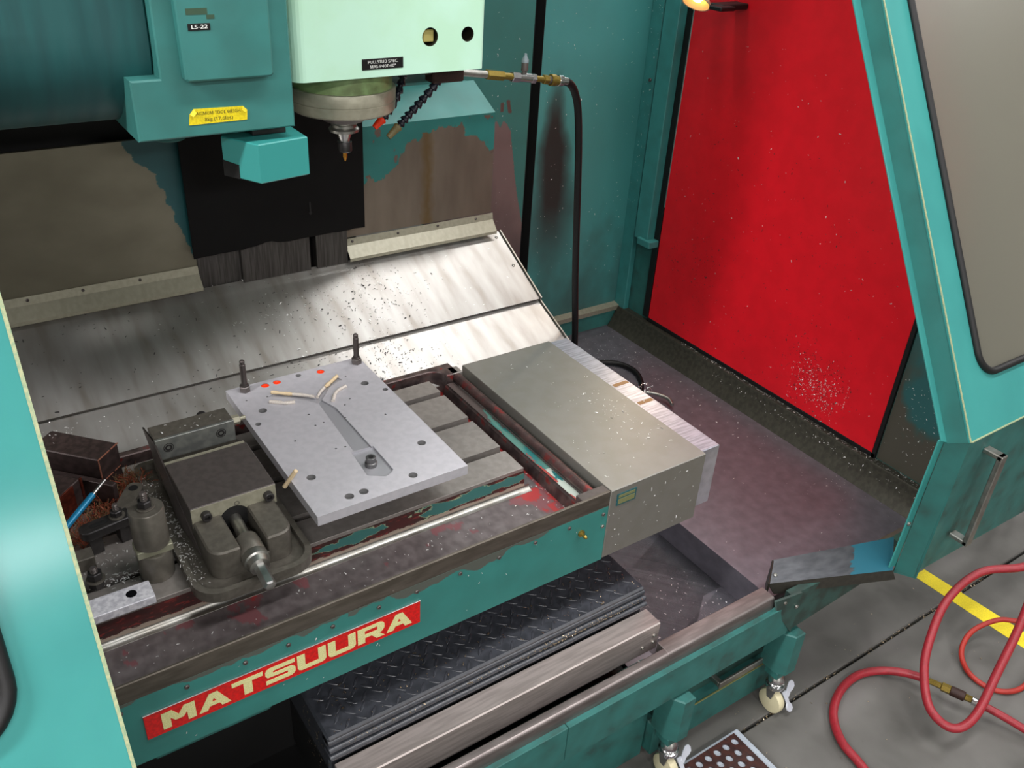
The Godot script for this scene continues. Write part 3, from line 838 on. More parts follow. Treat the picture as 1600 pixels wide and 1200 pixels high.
func table() -> void:
	var t := thing("machine_table", "steel T-slot machine table in a coolant trough with a green front panel", "machine table", Vector3(0.4, 0.675, -1.3))
	var xl := -0.5
	# one casting with three T-slots, as a profile along x
	var pr := P2([-1.563, 0.795, -1.563, 0.85])
	for c in [-1.501, -1.378, -1.249]:
		for q in [[-0.009, 0.85], [-0.009, 0.832], [-0.016, 0.832], [-0.016, 0.818], [0.016, 0.818], [0.016, 0.832], [0.009, 0.832], [0.009, 0.85]]:
			pr.append(Vector2(c + q[0], q[1]))
	pr.append_array(P2([-1.1715, 0.85, -1.171, 0.8495, -1.171, 0.795]))
	var s := S()
	prism(s, pr, xl, 0.892, AX, 0.0012, 0.2)
	part(t, "table_top", s, mats.table_steel, "ground table top with T-slots")
	# front wall of the table, old paint in layers
	var n1 := fnl(61, 0.02, 5)
	var n2 := fnl(62, 0.05, 4)
	var wall_mat := painted("peeled_wall", 1024, 48, func(u: float, v: float) -> Color:
		var px := u * 1024.0
		var py := v * 48.0
		var a := n1.get_noise_2d(px * 0.6, py)
		var b := n2.get_noise_2d(px, py * 2.0)
		var right := clampf((u - 0.55) * 3.0, 0, 1)
		if right > 0.1 and a + 0.45 * right - absf(v - 0.42) * 1.6 > 0.12: return Color(0.20, 0.39, 0.375, 0.0)
		if right > 0.1 and a + 0.45 * right - absf(v - 0.42) * 1.6 > 0.06: return Color(0.55, 0.60, 0.48, 0.0)
		if v > 0.80 + 0.1 * b: return Color(0.55, 0.50, 0.45, 0.0)
		if b > 0.34: return Color(0.40, 0.15, 0.14, 0.0)
		return Color(0.27, 0.12, 0.115, 0.1).lerp(Color(0.20, 0.165, 0.155, 0.2), clampf(0.5 + a, 0, 1)), 0.4)
	s = S()
	slab(s, Vector3(xl, 0.842, -1.1705), Vector3(0.893, 0.842, -1.1705), Vector3(0.893, 0.806, -1.166), Vector3(xl, 0.806, -1.166), 0.004, true)
	part(t, "table_side", s, wall_mat, "table side with red and green paint peeling")
	# bright worn fillet between the side and the trough floor
	s = S()
	var fp := P2([-1.17, 0.79])
	fp.append(Vector2(-1.1675, 0.806))
	for i in 7:
		var an := PI + (PI / 2) * i / 6.0
		fp.append(Vector2(-1.1565 + cos(an) * 0.010, 0.8078 + sin(an) * 0.010))
	fp.append(Vector2(-1.1535, 0.7976))
	fp.append(Vector2(-1.150, 0.79))
	prism(s, fp, xl, 0.905, AX, 0.0005, 0.9)
	part(t, "fillet", s, mats.steel, "bright worn fillet along the foot of the table")
	var floor_mat := painted("trough_floor", 1024, 96, func(u: float, v: float) -> Color:
		# u: x -0.5..0.998, v: z -1.60..-1.03
		var px := u * 1024.0
		var py := v * 400.0
		var a := n1.get_noise_2d(px * 0.7, py * 0.9)
		var b := n2.get_noise_2d(px, py)
		var x := -0.5 + u * 1.498
		var z := -1.60 + v * 0.57
		var red := 0.0
		if z > -1.16: red = clampf((z + 1.075) * -9.0, 0, 1) * 0.5 + clampf((x - 0.80) * 3.0, 0, 0.5)
		if x > 0.925: red = 0.9
		if x > 0.905 and z > -1.10: red = 0.85
		var c := Color(0.47, 0.44, 0.44, 0.5).lerp(Color(0.38, 0.35, 0.35, 0.5), clampf(0.5 + b, 0, 1))
		if red + a * 0.8 + b * 0.3 > 0.72: c = Color(0.58, 0.17, 0.17, 0.05)
		elif red + a * 0.7 > 0.45: c = Color(0.47, 0.30, 0.31, 0.3)
		return c, 0.36)
	s = S()
	slab(s, Vector3(xl, 0.797, -1.60), Vector3(0.998, 0.797, -1.60), Vector3(0.998, 0.797, -1.03), Vector3(xl, 0.797, -1.03), 0.006, true)
	part(t, "trough_floor", s, floor_mat, "trough floor with worn red paint")
	# lip along the front; its outer face is bare steel
	s = S()
	prism(s, P2([-1.032, 0.79, -1.0265, 0.848, -1.0245, 0.850, -1.0215, 0.850, -1.0200, 0.8485, -1.02, 0.812, -1.03, 0.79]), xl, 0.998, AX, 0.0005)
	part(t, "front_lip", s, mats.lip_steel, "bare steel lip along the trough")
	var n3 := fnl(63, 0.02)
	var ap := painted("apron", 1024, 96, func(u: float, v: float) -> Color:
		var k := n3.get_noise_2d(u * 700, v * 60)
		var e := 0.03 + 0.19 * n3.get_noise_2d(u * 420 + 900, 5.0)
		if u > 0.62 and u < 0.9: e += 0.08
		if v < e + 0.08 * k:
			return Color(0.34, 0.36, 0.33, 0.3)
		var c := Color(0.17, 0.43, 0.405).lerp(Color(0.18, 0.46, 0.435), 0.5 + k)
		c.a = 0.0
		return c, 0.42)
	s = S()
	slab(s, Vector3(xl, 0.8135, -1.0195), Vector3(0.998, 0.8135, -1.0195), Vector3(0.998, 0.672, -1.0195), Vector3(xl, 0.672, -1.0195), 0.006, true)
	part(t, "apron", s, ap, "green front panel, its paint worn along the top")
	for x in [0.06, 0.158, 0.25, 0.322, 0.40, 0.486, 0.56, 0.65, 0.735, 0.818, 0.90, 0.986]:
		socket_screw(t, Vector3(x, 0.797, -1.0195), Vector3(0, 0, 1), 0.0042, 0.003, mats.steel_dark)
	socket_screw(t, Vector3(0.988, 0.765, -1.0195), Vector3(0, 0, 1), 0.0042, 0.003, mats.steel)
	# rear wall of the trough, curving round the rear right corner
	s = S()
	var rear := P2([xl, -1.600])
	for i in 7:
		var an := PI / 2 - PI / 2 * i / 6.0
		rear.append(Vector2(0.905 + cos(an) * 0.035, -1.565 - sin(an) * 0.035))
	rear.append_array(P2([0.975, -1.565, 0.975, -1.618, xl, -1.618]))
	prism(s, rear, 0.79, 0.850, AY, 0.002, 0.9)
	part(t, "trough_rear_wall", s, M("trough_paint", Color(0.30, 0.22, 0.21), 0.32, 0.5, {stops = [[0.2, Color(0.24, 0.20, 0.20)], [0.6, Color(0.36, 0.31, 0.30)], [0.78, Color(0.37, 0.32, 0.31)], [0.86, Color(0.52, 0.20, 0.19)]], f = 0.012, sc = 4.0, sd = 64}))
	# ledge on the right: painted wall, green strip, then a round bar and a dark gap
	s = S()
	prism(s, P2([0.930, 0.79, 0.936, 0.822, 0.940, 0.826, 0.958, 0.828, 0.958, 0.79]), -1.565, -1.03, Transform3D(Basis(Vector3(1, 0, 0), Vector3(0, 1, 0), Vector3(0, 0, 1)), Vector3.ZERO), 0.0005, 0.3)
	var led := painted("ledge_paint", 64, 512, func(u: float, v: float) -> Color:
		var a := n1.get_noise_2d(u * 40, v * 300)
		if v < 0.35 + 0.3 * a: return Color(0.34, 0.30, 0.29, 0.3)
		if u < 0.3 and a > 0.1: return Color(0.56, 0.20, 0.18, 0.0)
		if v > 0.75 and a < 0.15: return Color(0.62, 0.66, 0.62, 0.0)
		return Color(0.30, 0.46, 0.42, 0.0).lerp(Color(0.09, 0.38, 0.38, 0.0), clampf(0.5 + 2.0 * a, 0, 1)), 0.4)
	part(t, "trough_ledge", s, mats.trough_paint)
	s = S()
	slab(s, Vector3(0.939, 0.829, -1.56), Vector3(0.957, 0.829, -1.56), Vector3(0.957, 0.829, -1.035), Vector3(0.939, 0.829, -1.035), 0.002, true)
	part(t, "ledge_strip", s, led, "strip with pale and green paint remains")
	s = S()
	var pts := []
	for i in 9: pts.append(Vector3(0.969, 0.838, lerpf(-1.575, -1.045, i / 8.0)))
	tube(s, pts, 0.0115, 12)
	part(t, "round_bar", s, M("bar_red", Color(0.30, 0.16, 0.15), 0.3, 0.5, {stops = [[0.3, Color(0.28, 0.23, 0.225)], [0.6, Color(0.38, 0.29, 0.28)], [0.76, Color(0.39, 0.31, 0.30)], [0.85, Color(0.55, 0.22, 0.21)]], f = 0.012, sc = 3.0, sd = 66}), "rounded bar with worn red paint")
	s = S()
	box(s, Vector3(0.958, 0.79, -1.60), Vector3(1.0, 0.812, -1.03), 0.0)
	box(s, Vector3(0.93, 0.83, -1.045), Vector3(0.998, 0.8497, -1.024), 0.001)
	part(t, "trough_end", s, mats.steel_dark)
	s = S()
	box(s, Vector3(0.958, 0.826, -1.595), Vector3(0.985, 0.850, -1.565), 0.001)
	part(t, "end_block", s, mats.table_steel)
	# the casting under it all
	s = S()
	box(s, Vector3(xl, 0.69, -1.60), Vector3(0.995, 0.79, -1.03), 0.002)
	part(t, "casting", s, mats.black)
	# grease nipple
	s = S()
	lathe(s, Vector3(0.932, 0.771, -1.0195), Vector3(0, 0, 1), [Vector2(0.0075, 0), Vector2(0.0075, 0.004), Vector2(0.0035, 0.006), Vector2(0.0035, 0.012), Vector2(0.0045, 0.014), Vector2(0.002, 0.019), Vector2(0, 0.019)], 12)
	part(t, "grease_nipple", s, mats.brass, "brass grease nipple")
	# red name plate
	s = S()
	box(s, Vector3(0.088, 0.7205, -1.0195), Vector3(0.566, 0.7735, -1.017), 0.0006)
	var plate := part(t, "name_plate", s, mats.sign_red, "red name plate with cream lettering")
	block_letters(plate, Vector3(0.113, 0.7290, -1.017), 0.440, 0.0355)
	s = S()
	box(s, Vector3(0.087, 0.7733, -1.0195), Vector3(0.567, 0.7748, -1.0163), 0.0004)
	part(plate, "plate_edge", s, mats.steel_bright)
	# stainless end cover right of the trough
	var e := thing("end_cover", "brushed stainless box cover at the right end of the machine table", "cover", Vector3(1.13, 0.675, -1.3))
	s = S()
	prism(s, P2([0.999, 0.675, 0.999, 0.8475, 1.0005, 0.850, 1.2605, 0.850, 1.2625, 0.848, 1.2625, 0.675]), -1.592, -1.0185, AZ, 0.0015)
	part(e, "cover_box", s, mats.end_cover_steel, "olive-grey stainless box")
	s = S()
	prism(s, P2([1.262, 0.692, 1.262, 0.8488, 1.3125, 0.8488, 1.315, 0.846, 1.315, 0.692]), -1.586, -1.03, AZ, 0.0015)
	part(e, "inner_sleeve", s, mats.steel_brushed, "brighter inner sleeve with rust marks")
	s = S()
	for q in [[-1.335, 0.006], [-1.245, 0.006]]:
		box(s, Vector3(1.266, 0.8486, q[0] - 0.006), Vector3(1.31, 0.8492, q[0] + q[1]), 0.0)
	part(e, "rust_mark", s, M("rust_mark", Color(0.60, 0.50, 0.38), 0.5, 0.4, {c2 = Color(0.52, 0.36, 0.18), f = 0.05, sc = 20.0}))
	s = S()
	box(s, Vector3(1.016, 0.806, -1.0185), Vector3(1.068, 0.836, -1.0172), 0.0004)
	var lab := part(e, "label_plate", s, M("label_teal", Color(0.08, 0.30, 0.32), 0.4), "small green and gold data plate")
	s = S()
	box(s, Vector3(1.020, 0.8095, -1.0176), Vector3(1.064, 0.8225, -1.0168), 0.0002)
	box(s, Vector3(1.020, 0.8255, -1.0176), Vector3(1.064, 0.8325, -1.0168), 0.0002)
	part(lab, "print_field", s, M("label_gold", Color(0.42, 0.43, 0.28), 0.4))

# ------------------------------------------------------------------ fixture plate and what stands on it

func fixture() -> void:
	var t := thing("fixture_plate", "pale aluminium fixture plate with drilled holes and a Y-shaped channel, over the T-slots", "fixture plate", Vector3(0.58, 0.85, -1.37))
	O = Vector3.ZERO
	var b := Vector3(0.58, 0.85, -1.37)
	var plate := CSGBox3D.new()
	plate.name = "plate"
	plate.size = Vector3(0.3015, 0.020, 0.4715)
	plate.position = Vector3(0.5827, 0.925, -1.3725) - b
	plate.material = mats.aluminium
	t.add_child(plate)
	var c := Vector3(0.5827, 0.925, -1.3725)
	var dark := M("bore", Color(0.50, 0.50, 0.50), 0.45, 0.3)
	var hole := func(x: float, z: float, r: float, deep: float, mm: Material) -> void:
		var h := CSGCylinder3D.new()
		h.name = "bore"
		h.operation = CSGShape3D.OPERATION_SUBTRACTION
		h.radius = r
		h.height = deep * 2
		h.sides = 20
		h.material = mm
		h.position = Vector3(x, 0.935, z) - c
		plate.add_child(h, true)
	for q in fix_holes: hole.call(q[0], q[1], q[2], q[3], dark)
	for q in fix_caps: hole.call(q[0], q[1], 0.0085, 0.003, dark)
	var cut := func(poly: PackedVector2Array, deep: float) -> void:
		var g := CSGPolygon3D.new()
		g.name = "channel"
		g.operation = CSGShape3D.OPERATION_SUBTRACTION
		g.polygon = poly
		g.depth = 0.05
		g.material = M("channel_floor", Color(0.68, 0.68, 0.70), 0.36, 0.5)
		# the polygon lies in x, -z and is pushed downwards from y 0.935 - deep + 0.05
		g.transform = Transform3D(Basis(Vector3(1, 0, 0), Vector3(0, 0, -1), Vector3(0, 1, 0)), Vector3(0, 0.935 - deep + 0.05, 0) - Vector3(c.x, c.y, 0) - Vector3(0, 0, c.z))
		plate.add_child(g, true)
	for q in fix_channels:
		var poly := PackedVector2Array()
		for p in q[0]: poly.append(Vector2(p[0], -p[1]))
		cut.call(poly, q[1])
	O = b
	for q in fix_caps:
		var s := S()
		lathe(s, Vector3(q[0], 0.932, q[1]), Vector3.UP, [Vector2(0.0083, 0), Vector2(0.0083, 0.0018), Vector2(0.0074, 0.0026), Vector2(0.004, 0.0026), Vector2(0.0034, 0.0016), Vector2(0, 0.0016)], 18)
		part(t, "plug", s, mats.orange, "flat orange plug")
	for k in fix_beads.size():
		var q: Array = fix_beads[k]
		var s := S()
		var pts := []
		var rs := []
		var rng := RandomNumberGenerator.new()
		rng.seed = 70 + k
		var base := []
		for p in q[0]: base.append(Vector3(p[0], 0.9375, p[1]))
		for p in curve(base, 6):
			pts.append(p)
			rs.append(q[1] * 1.25 * (0.8 + 0.45 * rng.randf()))
		tube(s, pts, rs, 8)
		part(t, "bead", s, mats.wood if q[2] else mats.bead, "pale strip of filler pressed into the channel end")
	for q in [Vector3(0.50, 0, -1.55), Vector3(0.50, 0, -1.32)]:
		var s := S()
		box(s, Vector3(0.47, 0.85, q.z - 0.025), Vector3(0.70, 0.915, q.z + 0.025), 0.002)
		part(t, "riser", s, mats.oxide)
	O = Vector3.ZERO
	# two long bolts standing at the rear corners
	for q in [[0.4665, -1.588, "rear left corner of the fixture plate"], [0.7185, -1.585, "rear right corner of the fixture plate"]]:
		var at := Vector3(q[0], 0.935, q[1])
		var k := thing("standing_bolt", "long grey bolt standing at the " + q[2], "bolt", at, "bolts standing on the fixture plate")
		var s := S()
		hexrod(s, at, at + Vector3(0, 0.013, 0), 0.0115)
		part(k, "hex_nut", s, mats.steel_dark)
		s = S()
		lathe(s, at + Vector3(0, 0.013, 0), Vector3.UP, [Vector2(0.0085, 0), Vector2(0.0085, 0.003), Vector2(0.0062, 0.004), Vector2(0.0062, 0.05), Vector2(0.005, 0.051), Vector2(0.0055, 0.058), Vector2(0.0035, 0.0605), Vector2(0, 0.0605)], 14)
		part(k, "shank", s, M("shank", Color(0.30, 0.28, 0.27), 0.45, 0.8))
	O = Vector3.ZERO
	var at := Vector3(0.5795, 0.9305, -1.2315)
	var k := thing("cap_screw", "grey socket cap screw standing in the front pocket of the fixture plate", "screw", at)
	var s := S()
	lathe(s, at, Vector3.UP, [Vector2(0.0115, 0), Vector2(0.0115, 0.008), Vector2(0.0105, 0.009), Vector2(0.0095, 0.0095), Vector2(0.0095, 0.019), Vector2(0.0085, 0.020), Vector2(0.005, 0.020), Vector2(0.0045, 0.012), Vector2(0, 0.0115)], 20)
	part(k, "head", s, M("screw_grey", Color(0.42, 0.42, 0.42), 0.4, 0.8))
	O = Vector3.ZERO
	at = Vector3(0.427, 0.92, -1.275)
	k = thing("dowel", "short pale wooden peg leaning beside the left edge of the fixture plate", "peg", at)
	s = S()
	rod(s, Vector3(0.4230, 0.9150, -1.2680), Vector3(0.4420, 0.9570, -1.2510), 0.0042, -1.0, 12, 0.0015)
	part(k, "peg", s, mats.wood)
	O = Vector3.ZERO

func block_letters(parent: Node, at: Vector3, width: float, high: float) -> void:
	# wide block capitals on a grid 10 wide and 7 high, each stroke a flat plate
	var glyph := {
		"M": [[0, 0, 2.5, 0, 2.5, 7, 0, 7], [7.5, 0, 10, 0, 10, 7, 7.5, 7], [0.2, 7, 3.2, 7, 6.2, 2.2, 3.8, 2.2], [9.8, 7, 6.8, 7, 3.8, 2.2, 6.2, 2.2]],
		"A": [[0, 0, 2.7, 0, 6.2, 7, 3.7, 7], [10, 0, 7.2, 0, 3.8, 7, 6.3, 7], [2.0, 1.5, 8.0, 1.5, 7.2, 3.1, 2.8, 3.1]],
		"T": [[0, 5.2, 10, 5.2, 10, 7, 0, 7], [3.6, 0, 6.4, 0, 6.4, 5.4, 3.6, 5.4]],
		"S": [[0.9, 5.3, 10, 5.3, 10, 7, 1.4, 7, 0.4, 6.5], [0.4, 6.5, 0, 5.6, 0, 4.0, 0.6, 3.1, 2.6, 3.4, 2.6, 5.4], [0.6, 3.0, 8.8, 2.6, 9.4, 3.8, 8.8, 4.3, 1.2, 4.4], [7.4, 1.2, 9.6, 0.6, 10, 1.5, 10, 3.0, 9.4, 3.9, 7.4, 3.6], [0, 0, 8.6, 0, 9.6, 0.6, 9.2, 1.7, 0, 1.7]],
		"U": [[0, 1.2, 2.7, 1.4, 2.7, 7, 0, 7], [7.3, 1.4, 10, 1.2, 10, 7, 7.3, 7], [0, 1.4, 0.4, 0.5, 1.4, 0, 8.6, 0, 9.6, 0.5, 10, 1.4, 7.3, 1.8, 2.7, 1.8]],
		"R": [[0, 0, 2.7, 0, 2.7, 7, 0, 7], [2.5, 5.4, 9, 5.4, 9.6, 6.4, 8.6, 7, 2.5, 7], [2.5, 2.2, 8.8, 2.2, 9.5, 2.8, 8.8, 3.8, 2.5, 3.8], [7.3, 3.6, 9.4, 2.7, 10, 3.6, 10, 5.6, 9.5, 6.5, 7.3, 5.6], [5.0, 2.4, 7.8, 2.4, 10, 0, 7.0, 0]],
	}
	var word := "MATSUURA"
	var adv := width / word.length()
	var k := Vector2(adv * 0.93 / 10.0, high / 7.0)
	for i in word.length():
		var s := S()
		var lay := 0
		for q in glyph[word[i]]:
			var poly := PackedVector2Array()
			for n in range(0, q.size(), 2): poly.append(Vector2(at.x + adv * i + q[n] * k.x, at.y + q[n + 1] * k.y))
			prism(s, poly, at.z, at.z + 0.0004 + 0.00008 * lay, AZ)
			lay += 1
		part(parent, "letter", s, mats.ivory)

func vise() -> void:
	var t := thing("machine_vise", "dark steel machine vise on the table, left of the fixture plate", "vise", Vector3(0.32, 0.85, -1.3))
	var s := S()
	var out := rrect(0.215, -1.528, 0.420, -1.108, [0.02, 0.045, 0.045, 0.02])
	prism(s, out, 0.8505, 0.860, AY, 0.002, 0.9)
	ring(s, out, rrect(0.2255, -1.5175, 0.4095, -1.1185, [0.012, 0.037, 0.037, 0.012]), 0.858, 0.8725, AY)
	part(t, "base_flange", s, mats.iron_oily, "raised rim round the vise base")
	s = S()
	prism(s, rrect(0.252, -1.50, 0.398, -1.262, 0.004), 0.858, 0.902, AY, 0.002)
	part(t, "bed", s, mats.iron_oily)
	# front of the body: two towers either side of the screw channel
	s = S()
	prism(s, rrect(0.252, -1.265, 0.301, -1.150, [0.004, 0.004, 0.024, 0.004]), 0.858, 0.916, AY, 0.003, 0.9)
	prism(s, rrect(0.346, -1.265, 0.394, -1.150, [0.004, 0.024, 0.004, 0.004]), 0.858, 0.916, AY, 0.003, 0.9)
	box(s, Vector3(0.295, 0.858, -1.175), Vector3(0.352, 0.886, -1.1502), 0.002)
	box(s, Vector3(0.298, 0.858, -1.27), Vector3(0.349, 0.868, -1.16), 0.001)
	part(t, "body", s, mats.iron_oily, "cast front of the vise body")
	s = S()
	box(s, Vector3(0.300, 0.868, -1.275), Vector3(0.347, 0.930, -1.262), 0.001)
	part(t, "channel_back", s, mats.black)
	# movable jaw
	s = S()
	prism(s, P2([-1.396, 0.903, -1.396, 0.945, -1.2505, 0.945, -1.249, 0.9435, -1.249, 0.903]), 0.251, 0.401, AX, 0.0012)
	part(t, "movable_jaw", s, mats.steel_dark, "movable jaw with a smooth dark top")
	s = S()
	box(s, Vector3(0.2515, 0.903, -1.412), Vector3(0.4005, 0.940, -1.396), 0.0012)
	part(t, "jaw_step", s, mats.iron_olive, "lighter step at the rear of the movable jaw")
	s = S()
	prism(s, P2([0.2515, 0.904, 0.302, 0.904, 0.3035, 0.912, 0.310, 0.920, 0.3235, 0.9245, 0.337, 0.920, 0.3435, 0.912, 0.345, 0.904, 0.4005, 0.904, 0.4005, 0.9435, 0.2515, 0.9435]), -1.2495, -1.2485, AZ, 0.0003)
	part(t, "jaw_front", s, mats.iron_olive, "lighter ground front of the movable jaw")
	for x in [0.275, 0.385]: socket_screw(t, Vector3(x, 0.926, -1.249), Vector3(0, 0, 1), 0.0088, 0.012, mats.oxide)
	s = S()
	lathe(s, Vector3(0.33, 0.929, -1.2495), Vector3(0, 0, 1), [Vector2(0.0048, 0), Vector2(0.0048, 0.0012), Vector2(0.0034, 0.0012), Vector2(0.0030, -0.001), Vector2(0, -0.001)], 14)
	part(t, "hole", s, mats.iron_oily)
	s = S()
	lathe(s, Vector3(0.3235, 0.898, -1.2492), Vector3(0, 0, 1), [Vector2(0.027, 0), Vector2(0.027, 0.0008), Vector2(0, 0.0008)], 24)
	part(t, "screw_opening", s, mats.black)
	# fixed jaw
	s = S()
	prism(s, P2([-1.498, 0.87, -1.498, 0.9655, -1.4965, 0.967, -1.453, 0.967, -1.453, 0.87]), 0.250, 0.3965, AX, 0.0012)
	part(t, "fixed_jaw", s, mats.iron_oily)
	s = S()
	box(s, Vector3(0.2495, 0.921, -1.4532), Vector3(0.397, 0.9665, -1.446), 0.001)
	var jp := part(t, "jaw_plate", s, M("jaw_steel", Color(0.50, 0.51, 0.49), 0.35, 0.5, {c2 = Color(0.42, 0.43, 0.42), f = 0.012, sc = 5.0}), "hardened jaw plate")
	for x in [0.272, 0.370]:
		s = S()
		lathe(s, Vector3(x, 0.946, -1.4462), Vector3(0, 0, 1), [Vector2(0.0095, 0), Vector2(0.0095, 0.0006), Vector2(0.0082, 0.0006), Vector2(0.0080, -0.001), Vector2(0.0066, -0.001), Vector2(0.0064, 0.0012), Vector2(0.0036, 0.0012), Vector2(0.0034, -0.003), Vector2(0, -0.003)], 18)
		part(jp, "screw", s, mats.oxide)
	s = S()
	slab(s, Vector3(0.2425, 0.966, -1.505), Vector3(0.2485, 0.962, -1.455), Vector3(0.2505, 0.868, -1.22), Vector3(0.2445, 0.868, -1.33), 0.003)
	part(t, "side_plate", s, mats.steel_dark, "thin dark plate down the left side")
	s = S()
	hexrod(s, Vector3(0.396, 0.956, -1.462), Vector3(0.412, 0.956, -1.462), 0.0095)
	rod(s, Vector3(0.412, 0.956, -1.462), Vector3(0.424, 0.9565, -1.462), 0.004)
	part(t, "work_stop", s, mats.iron_olive, "small hexagonal stop")
	s = S()
	lathe(s, Vector3(0.353, 0.955, -1.498), Vector3(0, 0, -1), [Vector2(0.009, 0), Vector2(0.010, 0.004), Vector2(0.010, 0.012), Vector2(0.007, 0.015), Vector2(0, 0.015)], 14)
	part(t, "knob", s, mats.oxide)
	# lead screw, its bearing and the hexagon for the handle
	s = S()
	rod(s, Vector3(0.3235, 0.898, -1.26), Vector3(0.3205, 0.896, -1.165), 0.0105)
	part(t, "lead_screw", s, mats.steel)
	s = S()
	lathe(s, Vector3(0.3205, 0.896, -1.185), Vector3(-0.03, -0.02, 1), [Vector2(0.012, 0), Vector2(0.0205, 0.001), Vector2(0.0215, 0.012), Vector2(0.0215, 0.042), Vector2(0.020, 0.044), Vector2(0.011, 0.044)], 24)
	part(t, "bearing", s, mats.iron_oily)
	s = S()
	lathe(s, Vector3(0.3192, 0.8952, -1.142), Vector3(-0.03, -0.02, 1), [Vector2(0.011, 0), Vector2(0.021, 0), Vector2(0.022, 0.004), Vector2(0.022, 0.016), Vector2(0.019, 0.018), Vector2(0.017, 0.030), Vector2(0.012, 0.031), Vector2(0, 0.031)], 24)
	part(t, "collar", s, mats.steel)
	s = S()
	hexrod(s, Vector3(0.3182, 0.8945, -1.114), Vector3(0.3165, 0.893, -1.062), 0.0108, 0.0025)
	part(t, "drive_hexagon", s, mats.steel_bright, "bright hexagon for the handle")
	O = Vector3.ZERO

func nut(t: Node3D, p: Vector3, r: float, h: float, stud: float, washer := true) -> void:
	var s := S()
	if washer:
		lathe(s, p, Vector3.UP, [Vector2(r * 1.25, 0), Vector2(r * 1.3, 0.001), Vector2(r * 1.25, 0.003), Vector2(r * 0.5, 0.003)], 18)
		part(t, "washer", s, mats.iron_oily)
		s = S()
	hexrod(s, p + Vector3(0, 0.003, 0), p + Vector3(0, 0.003 + h, 0), r)
	part(t, "nut", s, mats.oxide)
	s = S()
	var top := 0.003 + h
	var pr := [Vector2(r * 0.52, 0)]
	for i in 4:
		pr.append(Vector2(r * 0.52, stud * (i + 0.4) / 4.4))
		pr.append(Vector2(r * 0.46, stud * (i + 0.8) / 4.4))
	pr.append(Vector2(r * 0.35, stud))
	pr.append(Vector2(0, stud))
	lathe(s, p + Vector3(0, top, 0), Vector3.UP, pr, 12)
	part(t, "stud", s, mats.steel_dark)

